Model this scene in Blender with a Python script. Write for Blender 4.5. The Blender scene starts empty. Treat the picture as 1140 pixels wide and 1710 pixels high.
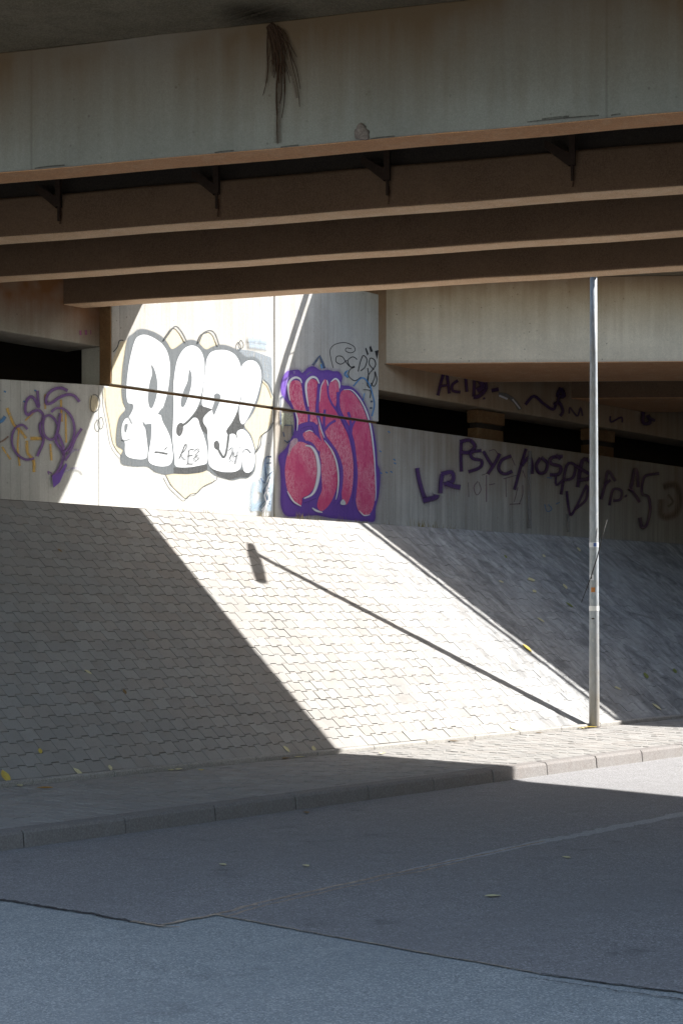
import bpy, bmesh, math, random
from mathutils import Vector, geometry
random.seed(7)
SC = bpy.context.scene
COL = SC.collection

# ------------------------------------------------------------------ survey of the place (metres)
F, EYE, HOR = 2800.0, 1.7, 1022.4            # focal length in photo pixels, eye height, horizon row
AZ = 0.686
T = (math.sin(AZ), math.cos(AZ))             # direction of the road
U = (-T[1], T[0])                            # across the road, up the slope
D_KERB, D_TOE, Z_TOE, SLOPE = 9.427, 11.88, 0.185, 0.80
K = 1.053
def zk(z): return EYE + (z - EYE) * K
Z_CREST = 3.016
D_CREST = D_TOE + (Z_CREST - Z_TOE) / SLOPE
D_WALL, D_BEAM = 15.688 * K, 15.9 * K
Z_PAVE = 0.135
Z_LEDGE, Z_GAP = zk(4.554), zk(4.594)
Z_GIRDER, Z_SOFFIT = zk(5.541), zk(6.59)
BA = math.radians(-17.704)
B = (math.cos(BA), math.sin(BA)); BN = (-B[1], B[0])
BEND = (-3.04 * K, 21.04 * K)
LD = (-1.14 / 1.249, -0.51 / 1.249)          # direction of the wing wall left of the bend
LN = (0.51 / 1.249, -1.14 / 1.249)
def dot2(a, b): return a[0] * b[0] + a[1] * b[1]
def td(t, d): return (T[0] * t + U[0] * d, T[1] * t + U[1] * d)
def ray(q): return ((q[0] - 570) / F, 1.0, (HOR - q[1]) / F)
def on_level(q, z):
    r = ray(q); k = (z - EYE) / r[2]; return Vector((r[0] * k, k, z))
def on_slope(q):
    r = ray(q); k = (Z_TOE - SLOPE * D_TOE - EYE) / (r[2] - SLOPE * dot2(U, r)); return Vector((r[0] * k, k, EYE + r[2] * k))
def on_plane(q, n, d):
    r = ray(q); k = d / dot2(n, r); return Vector((r[0] * k, k, EYE + r[2] * k))
PLANES = {'main': (U, D_WALL), 'wing': (U, D_WALL), 'beam': (U, D_BEAM), 'girder': (BN, 13.045 * K)}
def on_wall(q, plane, off):
    n, d = PLANES[plane]
    p = on_plane(q, n, d); c = -1.0 if d > 0 else 1.0
    return p + Vector((n[0] * c * off, n[1] * c * off, 0))

# ------------------------------------------------------------------ helpers
def tag(o, label=None, cat=None, group=None, kind=None):
    if label: o['label'] = label
    if cat: o['category'] = cat
    if group: o['group'] = group
    if kind: o['kind'] = kind
    return o
def link(name, me, mat=None, parent=None):
    o = bpy.data.objects.new(name, me); COL.objects.link(o)
    if mat is not None:
        for m in (mat if isinstance(mat, (list, tuple)) else [mat]): me.materials.append(m)
    if parent is not None:
        o.parent = parent
        o.matrix_parent_inverse = base_inv(parent)
    return o
def base_inv(p):
    from mathutils import Matrix
    return Matrix.Translation(p.location).inverted() if p.parent is None else Matrix.Identity(4)
def empty(name, loc, label, cat, group=None):
    o = bpy.data.objects.new(name, None); COL.objects.link(o); o.location = loc
    o.empty_display_size = 0.2
    return tag(o, label, cat, group)
def from_bm(name, bm, mat, parent=None, smooth=False, bevel=0.0):
    bmesh.ops.recalc_face_normals(bm, faces=bm.faces)
    me = bpy.data.meshes.new(name); bm.to_mesh(me); bm.free()
    if smooth:
        for p in me.polygons: p.use_smooth = True
    o = link(name, me, mat, parent)
    if bevel:
        m = o.modifiers.new('edge', 'BEVEL'); m.width = bevel; m.segments = 2; m.limit_method = 'ANGLE'; m.angle_limit = math.radians(40)
    return o
def prism(bm, poly, z0, z1):
    a = [bm.verts.new((x, y, z0)) for x, y in poly]; b = [bm.verts.new((x, y, z1)) for x, y in poly]
    n = len(poly)
    bm.faces.new(a[::-1]); bm.faces.new(b)
    for i in range(n): bm.faces.new((a[i], a[(i + 1) % n], b[(i + 1) % n], b[i]))
def sweep(bm, prof, p0, d, length, nrm, steps=1):
    """profile points (n, z) swept from p0 (x, y) along d"""
    rings = []
    for k in range(steps + 1):
        s = length * k / steps
        rings.append([bm.verts.new((p0[0] + d[0] * s + nrm[0] * n, p0[1] + d[1] * s + nrm[1] * n, z)) for n, z in prof])
    n = len(prof)
    for a, b in zip(rings, rings[1:]):
        for i in range(n): bm.faces.new((a[i], a[(i + 1) % n], b[(i + 1) % n], b[i]))
    bm.faces.new(rings[0][::-1]); bm.faces.new(rings[-1])
def tube(bm, pts, rads, seg=10, cap=True):
    pts = [Vector(p) for p in pts]; rings = []
    if not isinstance(rads, (list, tuple)): rads = [rads] * len(pts)
    for i, p in enumerate(pts):
        d = (pts[min(i + 1, len(pts) - 1)] - pts[max(i - 1, 0)]).normalized()
        up = Vector((0, 0, 1)) if abs(d.z) < .9 else Vector((0, 1, 0))
        a = d.cross(up).normalized(); b = d.cross(a)
        rings.append([bm.verts.new(p + (a * math.cos(2 * math.pi * k / seg) + b * math.sin(2 * math.pi * k / seg)) * rads[i]) for k in range(seg)])
    for r, s in zip(rings, rings[1:]):
        for k in range(seg): bm.faces.new((r[k], r[(k + 1) % seg], s[(k + 1) % seg], s[k]))
    if cap: bm.faces.new(rings[0][::-1]); bm.faces.new(rings[-1])
def box(bm, c, ax, ay, hz):
    """box round c with horizontal half vectors ax, ay and half height hz"""
    prism(bm, [(c[0] + sx * ax[0] + sy * ay[0], c[1] + sx * ax[1] + sy * ay[1]) for sx, sy in ((-1, -1), (1, -1), (1, 1), (-1, 1))], c[2] - hz, c[2] + hz)
def smooth_line(pts, closed=False, n=6):
    out = []; m = len(pts)
    for i in range(m if closed else m - 1):
        g = (lambda k: pts[k % m]) if closed else (lambda k: pts[max(0, min(m - 1, k))])
        p0, p1, p2, p3 = g(i - 1), g(i), g(i + 1), g(i + 2)
        for k in range(n):
            t = k / n; t2 = t * t; t3 = t2 * t
            out.append(tuple(.5 * (2 * p1[j] + (p2[j] - p0[j]) * t + (2 * p0[j] - 5 * p1[j] + 4 * p2[j] - p3[j]) * t2 + (3 * p1[j] - p0[j] - 3 * p2[j] + p3[j]) * t3) for j in (0, 1)))
    if not closed: out.append(tuple(pts[-1]))
    return out

# ------------------------------------------------------------------ materials
class N:
    def __init__(s, name):
        s.m = bpy.data.materials.new(name); s.m.use_nodes = True
        s.t = s.m.node_tree; s.t.nodes.clear()
        s.out = s.t.nodes.new('ShaderNodeOutputMaterial'); s.b = s.t.nodes.new('ShaderNodeBsdfPrincipled')
        s.t.links.new(s.b.outputs[0], s.out.inputs[0])
        s.b.inputs['Specular IOR Level'].default_value = .25
        s.co = s.t.nodes.new('ShaderNodeTexCoord').outputs['Object']
    def put(s, sock, v):
        if hasattr(v, 'is_linked') or isinstance(v, bpy.types.NodeSocket): s.t.links.new(v, sock)
        else: sock.default_value = v
    def math(s, op, a, b=0.0, c=0.0, clamp=False):
        n = s.t.nodes.new('ShaderNodeMath'); n.operation = op; n.use_clamp = clamp
        s.put(n.inputs[0], a); s.put(n.inputs[1], b)
        if op in ('MULTIPLY_ADD', 'SMOOTH_MIN', 'WRAP', 'COMPARE'): s.put(n.inputs[2], c)
        return n.outputs[0]
    def dot(s, v):
        n = s.t.nodes.new('ShaderNodeVectorMath'); n.operation = 'DOT_PRODUCT'; s.put(n.inputs[0], s.co); n.inputs[1].default_value = v
        return n.outputs['Value']
    def xyz(s, x, y, z):
        n = s.t.nodes.new('ShaderNodeCombineXYZ'); s.put(n.inputs[0], x); s.put(n.inputs[1], y); s.put(n.inputs[2], z); return n.outputs[0]
    def noise(s, scale, detail=4, rough=.55, vec=None, dist=0.0):
        n = s.t.nodes.new('ShaderNodeTexNoise'); s.put(n.inputs['Vector'], s.co if vec is None else vec)
        n.inputs['Scale'].default_value = scale; n.inputs['Detail'].default_value = detail; n.inputs['Roughness'].default_value = rough; n.inputs['Distortion'].default_value = dist
        return n.outputs['Fac']
    def vor(s, scale, vec=None, out='Distance'):
        n = s.t.nodes.new('ShaderNodeTexVoronoi'); s.put(n.inputs['Vector'], s.co if vec is None else vec); n.inputs['Scale'].default_value = scale
        return n.outputs[out]
    def white(s, v):
        n = s.t.nodes.new('ShaderNodeTexWhiteNoise'); n.noise_dimensions = '1D'; s.put(n.inputs['W'], v); return n.outputs['Value']
    def map(s, v, a, b, c=0.0, d=1.0):
        n = s.t.nodes.new('ShaderNodeMapRange'); s.put(n.inputs[0], v)
        for i, x in enumerate((a, b, c, d)): n.inputs[i + 1].default_value = x
        return n.outputs[0]
    def mix(s, f, a, b, mode='MIX'):
        n = s.t.nodes.new('ShaderNodeMix'); n.data_type = 'RGBA'; n.blend_type = mode
        s.put(n.inputs[0], f)
        for i, v in ((6, a), (7, b)):
            s.put(n.inputs[i], v if isinstance(v, bpy.types.NodeSocket) else tuple(v) + (1,))
        return n.outputs[2]
    def bump(s, h, strength=.4, dist=.01, prev=None):
        n = s.t.nodes.new('ShaderNodeBump'); s.put(n.inputs['Height'], h); n.inputs['Strength'].default_value = strength; n.inputs['Distance'].default_value = dist
        if prev is not None: s.put(n.inputs['Normal'], prev)
        return n.outputs[0]
    def attr(s, name, out='Fac'):
        n = s.t.nodes.new('ShaderNodeAttribute'); n.attribute_name = name; return n.outputs[out]
    def done(s, col, rough=.85, normal=None, alpha=None, metal=0.0):
        s.put(s.b.inputs['Base Color'], col if isinstance(col, bpy.types.NodeSocket) else tuple(col) + (1,))
        s.put(s.b.inputs['Roughness'], rough); s.put(s.b.inputs['Metallic'], metal)
        if normal is not None: s.put(s.b.inputs['Normal'], normal)
        if alpha is not None: s.put(s.b.inputs['Alpha'], alpha)
        return s.m
def mul(c, k): return tuple(x * k for x in c)

def concrete(name, base, axis, boards=0.0, streak=.5, stain=(.20, .12, .06), stain_amt=.0, zs=0.0, zt=1.0, joint=None, spots=.5, stain_scale=.6):
    """cast concrete; axis = horizontal direction of the face; stain runs down from zt towards zs"""
    n = N(name)
    s = n.dot((axis[0], axis[1], 0)); z = n.dot((0, 0, 1)); w = n.dot((-axis[1], axis[0], 0))
    big = n.noise(.9, 5, .6)
    run = n.noise(1.0, 5, .62, n.xyz(n.math('MULTIPLY', s, 7.0), n.math('MULTIPLY', w, 3.0), n.math('MULTIPLY', z, .35)))
    fine = n.noise(28, 5, .7)
    grain = n.noise(75, 3, .75)
    col = n.mix(n.map(big, .3, .72), mul(base, .80), mul(base, 1.16))
    col = n.mix(n.math('MULTIPLY', n.map(run, .38, .68), streak), col, mul(base, .55))
    col = n.mix(n.math('MULTIPLY', n.map(fine, .35, .7), .35), col, mul(base, 1.22))
    col = n.mix(n.math('MULTIPLY', n.map(grain, .36, .66), .42), col, mul(base, .55))
    nrm = n.bump(fine, .25, .012); nrm = n.bump(grain, .25, .003, nrm)
    if boards:
        q = n.math('DIVIDE', s, boards); cell = n.math('FLOOR', q); fr = n.math('SUBTRACT', q, cell)
        tone = n.white(cell)
        col = n.mix(n.math('MULTIPLY', tone, .30), col, mul(base, .62))
        edge = n.math('MINIMUM', fr, n.math('SUBTRACT', 1.0, fr))
        lin = n.math('SUBTRACT', 1.0, n.map(edge, .0, .055))
        strong = n.map(n.white(n.math('ADD', cell, 31.7)), .35, .95, .12, .85)
        wob = n.map(n.noise(2.2, 3, .6, n.xyz(n.math('MULTIPLY', s, 3.0), 0.0, z)), .3, .62)
        lin = n.math('MULTIPLY', n.math('MULTIPLY', lin, strong), wob)
        col = n.mix(lin, col, mul(base, .22))
        nrm = n.bump(n.math('SUBTRACT', n.math('MULTIPLY', tone, .25), lin), .5, .006, nrm)
    if joint:
        for j in joint:
            ln = n.math('SUBTRACT', 1.0, n.map(n.math('ABSOLUTE', n.math('SUBTRACT', s, j)), .004, .016))
            col = n.mix(n.math('MULTIPLY', ln, .28), col, mul(base, .2))
    if spots:
        sp = n.vor(9.0); k = n.math('MULTIPLY', n.math('SUBTRACT', 1.0, n.map(sp, .06, .14)), n.map(n.noise(3.0, 2), .5, .62))
        col = n.mix(n.math('MULTIPLY', k, spots), col, mul(base, .3))
    if stain_amt:
        g = n.map(n.math('ADD', z, n.math('MULTIPLY', n.math('SUBTRACT', run, .5), 0.7 * (zt - zs))), zs, zt)
        pat = n.map(n.noise(stain_scale, 4, .6), .15, .52)
        col = n.mix(n.math('MULTIPLY', n.math('MULTIPLY', g, pat), stain_amt), col, stain)
    return n.done(col, .88, nrm)

def blotchy(name, base, dark, scale=1.2, amt=.6, stain=None, stain_amt=.4, rough=.9):
    n = N(name)
    a = n.noise(scale, 6, .65); b = n.noise(22, 5, .7); g = n.noise(70, 3, .75)
    col = n.mix(n.math('MULTIPLY', n.map(a, .35, .7), amt), base, dark)
    col = n.mix(n.math('MULTIPLY', n.map(b, .3, .75), .4), col, mul(dark, .8))
    if stain: col = n.mix(n.math('MULTIPLY', n.map(n.noise(scale * 2.3, 5, .7, dist=.6), .48, .66), stain_amt), col, stain)
    col = n.mix(n.math('MULTIPLY', n.map(g, .40, .66), .55), col, mul(base, 1.55))
    return n.done(col, rough, n.bump(g, .2, .003, n.bump(b, .3, .015)))

def asphalt(name, base, light, dark, patch=.5):
    n = N(name)
    v = n.noise(165, 3, .75); c = n.vor(120, out='Color'); sep = n.t.nodes.new('ShaderNodeSeparateColor'); n.t.links.new(c, sep.inputs[0])
    big = n.noise(.55, 5, .6); mid = n.noise(5.0, 5, .65)
    col = n.mix(n.map(v, .32, .68), dark, base)
    col = n.mix(n.math('MULTIPLY', n.map(sep.outputs[0], .68, .95), .75), col, light)
    col = n.mix(n.math('MULTIPLY', n.map(sep.outputs[1], .75, .95), .5), col, mul(dark, .5))
    col = n.mix(n.math('MULTIPLY', n.map(big, .35, .7), patch), col, mul(base, .62))
    col = n.mix(n.math('MULTIPLY', n.map(mid, .5, .75), .3), col, mul(light, .8))
    across = n.dot((U[0], U[1], 0)); along = n.dot((T[0], T[1], 0))
    wheel = n.noise(1.0, 3, .5, n.xyz(n.math('MULTIPLY', along, .12), n.math('MULTIPLY', across, 1.1), 0.0))
    col = n.mix(n.math('MULTIPLY', n.map(wheel, .45, .65), .32), col, mul(base, .68))
    oil = n.math('MULTIPLY', n.map(n.noise(1.7, 4, .6), .60, .70), n.map(n.noise(7, 4, .7), .35, .6))
    col = n.mix(n.math('MULTIPLY', oil, .45), col, mul(dark, .55))
    grit = n.math('SUBTRACT', 1.0, n.map(n.vor(34), .05, .13))
    col = n.mix(n.math('MULTIPLY', grit, .5), col, mul(light, 1.25))
    return n.done(col, .9, n.bump(v, .5, .006))

def pavers(name, base, warm, dirt, wash=False):
    n = N(name)
    tone = n.attr('tone')
    big = n.noise(.5, 5, .6); mid = n.noise(3.5, 5, .65); g = n.noise(95, 3, .75)
    col = n.mix(n.map(tone, 0, 1), mul(base, .86), mul(base, 1.09))
    col = n.mix(n.math('MULTIPLY', n.map(n.math('FRACT', n.math('MULTIPLY', tone, 7.31)), .35, 1.0), .45), col, warm)
    col = n.mix(n.math('MULTIPLY', n.map(big, .38, .68), .45), col, mul(base, .72))
    col = n.mix(n.math('MULTIPLY', n.map(mid, .5, .72), .35), col, dirt)
    col = n.mix(n.math('MULTIPLY', n.map(g, .35, .7), .45), col, mul(base, .6))
    if wash:
        # cement wash and dirt run down the part under the far bridge
        s = n.dot((T[0], T[1], 0)); d = n.dot((U[0], U[1], 0))
        zone = n.map(n.math('ADD', n.math('ADD', s, n.math('MULTIPLY', d, -.55)), n.math('MULTIPLY', n.noise(.8, 4), 4.0)), 11.2, 14.8)
        str_ = n.noise(1.0, 6, .7, n.xyz(n.math('MULTIPLY', s, 5.0), n.math('MULTIPLY', d, 2.4), 0.0), .9)
        sm = n.noise(2.2, 6, .7, dist=1.2)
        film = n.mix(n.map(str_, .34, .66), (.175, .176, .176), (.46, .46, .455))
        film = n.mix(n.map(sm, .46, .66), film, (.16, .162, .165))
        film = n.mix(n.math('MULTIPLY', n.map(n.noise(.9, 4, .6, dist=.8), .5, .68), .6), film, (.40, .40, .395))
        film = n.mix(n.map(n.noise(9, 5, .75), .62, .74), film, (.40, .41, .42))
        fade = n.math('MULTIPLY', zone, n.map(n.noise(1.3, 5, .65), .22, .5, .35, .92))
        col = n.mix(fade, col, film)
    return n.done(col, .9, n.bump(g, .3, .003))

def plain(name, col, rough=.8, metal=0.0, vary=.3, scale=20.0, alpha=None):
    n = N(name)
    c = n.mix(n.math('MULTIPLY', n.map(n.noise(scale, 5, .65), .3, .7), vary), col, mul(col, .45))
    return n.done(c, rough, metal=metal, alpha=alpha)

def paint(name, col, wear=.15, alpha=1.0, soft=False, scratch=None, vary=.18, edge=.45):
    """spray paint on concrete: thin where the wall is rough, soft at the edge of a spray line"""
    n = N(name)
    s = n.dot((T[0], T[1], 0)); z = n.dot((0, 0, 1))
    run = n.noise(1.0, 5, .65, n.xyz(n.math('MULTIPLY', s, 22.0), 0.0, n.math('MULTIPLY', z, 1.6)))
    fine = n.noise(40, 4, .7)
    c = n.mix(n.math('MULTIPLY', n.map(n.noise(3.0, 5, .6), .3, .7), vary), col, mul(col, .6))
    c = n.mix(n.math('MULTIPLY', n.map(fine, .4, .7), .15), c, tuple(min(1, x * 1.25 + .02) for x in col))
    if scratch:
        sc = n.noise(6.0, 6, .8, n.xyz(n.math('MULTIPLY', s, 1.6), 0.0, n.math('MULTIPLY', z, .8)), 2.2)
        band = n.math('SUBTRACT', 1.0, n.map(n.math('ABSOLUTE', n.math('SUBTRACT', sc, .52)), .0, .06))
        c = n.mix(n.math('MULTIPLY', band, n.map(n.noise(1.6, 4), .36, .55, .1, .9)), c, scratch)
    a = n.map(n.math('ADD', n.math('MULTIPLY', run, .6), n.math('MULTIPLY', fine, .4)), .30, .52, 1 - wear * 3.0 if wear < .33 else 0.0, 1.0)
    a = n.math('MULTIPLY', a, alpha)
    if soft:
        v = n.attr('across')
        a = n.math('MULTIPLY', a, n.map(n.math('ADD', v, n.math('MULTIPLY', n.math('SUBTRACT', fine, .5), .25)), 1.0, 1.0 - edge))
    return n.done(c, .6, alpha=n.math('MULTIPLY', a, 1.0, clamp=True))

FDIR = (math.cos(math.radians(-2.86)), math.sin(math.radians(-2.86)))
MAT = dict(
    wall=concrete('board_marked_concrete', (0.6, 0.6, 0.575), T, boards=.155, streak=.6, stain=(.22, .15, .09), stain_amt=.35, zs=4.2, zt=6.7, spots=.7),
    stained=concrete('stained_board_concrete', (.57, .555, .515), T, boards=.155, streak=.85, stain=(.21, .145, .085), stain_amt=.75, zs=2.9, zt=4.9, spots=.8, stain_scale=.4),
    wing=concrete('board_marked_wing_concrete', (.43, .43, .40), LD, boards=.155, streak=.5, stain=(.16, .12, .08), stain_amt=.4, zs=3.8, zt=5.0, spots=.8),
    cap=blotchy('brown_concrete', (.22, .13, .065), (.11, .06, .03), 1.6, .7, (.27, .20, .11), .5),
    near_end=concrete('rust_stained_end_concrete', (.40, .37, .32), T, streak=.4, stain=(.235, .105, .042), stain_amt=1.0, zs=5.25, zt=5.75, spots=.6, stain_scale=.8),
    under1=blotchy('orange_bounce_concrete', (.50, .275, .145), (.36, .175, .085), 2.2, .6, (.52, .36, .24), .5),  # warm bounced light is put into these underside colours
    under=blotchy('tan_bounce_concrete', (.58, .41, .27), (.42, .25, .145), 2.2, .6, (.62, .50, .37), .5),
    beam_end=concrete('end_beam_concrete', (.52, .43, .32), T, boards=0, streak=.5, stain=(.26, .14, .07), stain_amt=.8, zs=4.9, zt=6.1, spots=.6, stain_scale=.9),
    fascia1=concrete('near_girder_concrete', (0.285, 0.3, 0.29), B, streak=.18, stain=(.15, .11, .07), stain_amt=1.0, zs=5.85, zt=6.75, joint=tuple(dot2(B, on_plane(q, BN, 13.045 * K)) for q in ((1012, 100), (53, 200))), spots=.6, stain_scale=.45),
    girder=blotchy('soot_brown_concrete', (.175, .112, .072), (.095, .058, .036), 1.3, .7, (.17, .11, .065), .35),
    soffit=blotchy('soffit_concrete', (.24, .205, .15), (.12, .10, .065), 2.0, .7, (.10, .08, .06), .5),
    fascia2=concrete('far_girder_concrete', (.74, .655, .52), FDIR, streak=.2, stain=(.30, .18, .09), stain_amt=.75, zs=6.1, zt=7.1, spots=.8, stain_scale=.5),
    dark=blotchy('void_shade_concrete', (.045, .036, .03), (.025, .02, .017), 1.5, .6),  # near black: shade of openings and recesses put into the colour
    pavers=pavers('slope_pavers', (.345, .335, .318), (.345, .295, .255), (.20, .18, .16), True),
    walk=pavers('pavement_pavers', (.35, .34, .325), (.34, .30, .27), (.22, .20, .18)),
    slope_joint=None,
    joint=plain('joint_dirt', (.055, .047, .04), .95, 0, .4, 30),
    kerb=blotchy('kerb_concrete', (0.215, 0.205, 0.198), (.17, .15, .14), 2.5, .6, (.16, .13, .11), .3),
    edging=blotchy('edging_concrete', (.33, .32, .30), (.20, .185, .17), 2.5, .6, (.13, .11, .09), .4),
    old=asphalt('worn_asphalt', (0.405, 0.445, 0.46), (.68, .70, .69), (.21, .23, .23), .25),
    new=asphalt('patch_asphalt', (0.335, 0.33, 0.332), (.48, .48, .49), (.15, .145, .15), .28),
    seam=asphalt('seam_asphalt', (.44, .455, .48), (.60, .60, .60), (.28, .28, .30), .3),
    crackfill=blotchy('dry_seam_dirt', (.56, .45, .35), (.36, .29, .23), 6, .7),
    tar=plain('tar_line', (.028, .025, .026), .8, 0, .4, 14),
    earth=blotchy('dry_earth', (.20, .17, .12), (.12, .10, .07), .8, .6),
    grass=plain('dry_grass', (.34, .27, .10), .9, 0, .6, 9),
    zinc=None,
    rust=plain('rusted_steel', (.060, .038, .028), .85, .2, .6, 30),
    rustrun=plain('rust_run', (.12, .045, .02), .9, 0, .4, 30),
    root=plain('dry_root', (.058, .034, .022), .95, 0, .5, 30),
    mud=blotchy('mud', (.23, .20, .19), (.10, .085, .08), 30, .8),
    wire=plain('black_wire', (.02, .018, .016), .6),
    tape=plain('white_tape', (.74, .74, .72), .5, 0, .15),
    sticker=plain('sticker_paper', (.66, .68, .72), .5, 0, .25, 60),
    orange=plain('orange_paint', (.50, .20, .06), .7, 0, .4, 60),
)
for nm, lo, hi in (('crackfill', .36, .60), ('tar', .34, .56)):
    m_ = MAT[nm]; n = N(nm + '_ragged'); bpy.data.materials.remove(m_)
    cc = ((.56, .45, .35), (.36, .29, .23)) if nm == 'crackfill' else ((.085, .08, .08), (.045, .042, .044))
    MAT[nm] = n.done(n.mix(n.map(n.noise(9, 4), .3, .7), *cc), .9, alpha=n.map(n.noise(22, 5, .7), lo, hi, .45 if nm == 'crackfill' else .2, 1.0))
n = N('slope_joint_dirt')
zn = n.map(n.math('ADD', n.math('ADD', n.dot((T[0], T[1], 0)), n.math('MULTIPLY', n.dot((U[0], U[1], 0)), -.55)), n.math('MULTIPLY', n.noise(.8, 4), 4.0)), 11.2, 14.8)
MAT['slope_joint'] = n.done(n.mix(n.math('MULTIPLY', zn, n.map(n.noise(2.5, 4, .6), .3, .55)), (.075, .065, .055), (.20, .205, .21)), .95)
n = N('galvanised_steel')
sp = n.vor(38, n.xyz(n.math('MULTIPLY', n.dot((1, 0, 0)), 1.0), n.math('MULTIPLY', n.dot((0, 1, 0)), 1.0), n.math('MULTIPLY', n.dot((0, 0, 1)), .35)), 'Color')
sg = n.t.nodes.new('ShaderNodeSeparateColor'); n.t.links.new(sp, sg.inputs[0])
c = n.mix(n.map(sg.outputs[0], 0, 1), (.29, .325, .355), (.39, .42, .45))
c = n.mix(n.math('MULTIPLY', n.map(n.noise(5, 5, .7), .45, .7), .5), c, (.29, .28, .25))
low = n.map(n.math('ADD', n.dot((0, 0, 1)), n.math('MULTIPLY', n.noise(6, 5), .9)), .5, 2.3, .75, 0)
c = n.mix(low, c, (.28, .235, .18))
MAT['zinc'] = n.done(c, .58, metal=.25)
def leafmat(name, col): return plain(name, col, .7, 0, .45, 45)
LEAF = [leafmat('yellow_leaf', (.62, .47, .10)), leafmat('pale_leaf', (.66, .60, .36)), leafmat('orange_leaf', (.52, .27, .05)), leafmat('brown_leaf', (.24, .15, .06)), leafmat('green_leaf', (.22, .25, .07))]
P = dict(
    white=paint('white_spray', (0.62, 0.645, 0.675), .05, 1.0, vary=.10),
    grey=paint('grey_spray', (0.125, 0.14, 0.152), .16, .92, vary=.3),
    darkgrey=paint('dark_grey_spray', (0.06, 0.063, 0.065), .16, .92, vary=.3),
    haze=paint('blue_grey_spray', (0.24, 0.28, 0.32), .30, .75, vary=.3),
    cream=paint('cream_spray', (0.62, 0.545, 0.39), .10, .9, vary=.12),
    line=paint('grey_line_spray', (0.06, 0.066, 0.068), .15, .95, True),
    black=paint('black_spray', (.025, .025, .03), .1, .95, True),
    greyline=paint('soft_grey_spray', (0.19, 0.205, 0.215), .15, .95, True),
    violet=paint('violet_spray', (0.165, 0.08, 0.4), .06, .97, vary=.3),
    violetline=paint('violet_line_spray', (0.165, 0.08, 0.4), .06, .98, True, edge=.3),
    red=paint('crimson_spray', (0.68, 0.078, 0.215), .03, 1.0, scratch=(.80, .42, .48), vary=.25),
    whiteline=paint('white_line_spray', (0.8, 0.8, 0.84), .04, .97, True, edge=.3),
    pink=paint('pale_pink_spray', (0.7, 0.5, 0.56), .3, .8),
    purple=paint('purple_tag_spray', (0.2, 0.1, 0.31), .14, .92, True),
    lrpurple=paint('deep_purple_spray', (.095, .045, .165), .14, .94, True),
    fade=paint('faded_purple_spray', (0.36, 0.32, 0.55), .3, .5, True),
    dkpurple=paint('dark_purple_tag_spray', (0.065, 0.026, 0.1), .14, .94, True),
    thinpurple=paint('thin_purple_spray', (0.2, 0.075, 0.15), .25, .7, True),
    yellow=paint('ochre_spray', (0.76, 0.46, 0.075), .3, .72, True, edge=.7),
    brown=paint('brown_spray', (.26, .11, .05), .3, .75, True, edge=.7),
    blue=paint('blue_spray', (0.09, 0.29, 0.62), .2, .8, True, edge=.6),
    paleblue=paint('pale_blue_spray', (0.33, 0.45, 0.58), .33, .6, True, edge=.9),
    navy=paint('navy_spray', (0.06, 0.1, 0.19), .25, .85, True, edge=.5),
    palegreen=paint('pale_green_spray', (.52, .55, .42), .33, .6),
    mist_violet=paint('violet_overspray', (.165, .08, .40), .3, .34, True, edge=1.0),
    mist_purple=paint('purple_overspray', (.17, .09, .26), .3, .30, True, edge=1.0),
    mist_dark=paint('dark_overspray', (.07, .03, .10), .3, .30, True, edge=1.0),
    mist_grey=paint('grey_overspray', (.20, .22, .235), .3, .42, True, edge=1.0),
    ghost=paint('grey_overpaint', (.30, .29, .30), .3, .7, True, edge=.5),
    redblot=paint('red_brown_spray', (.13, .035, .02), .33, .6, True, edge=.8),
    magenta=paint('magenta_dab', (.36, .10, .26), .2, .85, True, edge=.6),
    rootrun=paint('brown_seepage', (.10, .062, .04), .3, .55, True, edge=1.0),
    damp=paint('damp_stain', (.030, .022, .016), .3, .8, True, edge=.95),
)

# ------------------------------------------------------------------ the ground
def sheet(name, poly, z, mat, parent=None, kind='structure'):
    bm = bmesh.new(); bm.faces.new([bm.verts.new((x, y, z)) for x, y in poly])
    o = from_bm(name, bm, mat, parent)
    return tag(o, kind=kind) if kind else o
def band(t0, t1, d0, d1): return [td(t0, d0), td(t1, d0), td(t1, d1), td(t0, d1)]
sheet('ground', [(-150, -150), (150, -150), (150, 150), (-150, 150)], -.25, MAT['earth'])
bm = bmesh.new(); prism(bm, band(-60, 80, 2.2, D_KERB + .05), -.2, 0.0)
tag(from_bm('road', bm, MAT['old']), kind='structure')

def rough_edge(pts, amp, n=14):
    out = []
    for a, b in zip(pts, pts[1:]):
        for k in range(n):
            t = k / n; out.append((a[0] + (b[0] - a[0]) * t + random.uniform(-amp, amp), a[1] + (b[1] - a[1]) * t + random.uniform(-amp, amp)))
    return out + [pts[-1]]
def ground_px(pts): return [tuple(on_level(q, 0)[:2]) for q in pts]
SEAM = [(268, 1546), (370, 1527), (430, 1510), (546, 1484), (676, 1456), (760, 1438), (908, 1406), (968, 1395), (1050, 1378), (1140, 1361), (1500, 1305)]
LEFT_E = [(-190, 1478), (0, 1503), (80, 1516), (150, 1527), (220, 1540), (268, 1548)]
RIGHT_E = [(362, 1529), (440, 1544), (570, 1568), (700, 1592), (800, 1609), (900, 1628), (1020, 1645), (1140, 1660), (1700, 1730)]
far_kerb = [td(38, D_KERB - .02), td(dot2(T, ground_px([(-190, 1478)])[0]), D_KERB - .02)]
sheet('road_patch', rough_edge(ground_px(LEFT_E), .012) + rough_edge(ground_px(SEAM), .008)[1:] + far_kerb, .004, MAT['new'])
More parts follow.
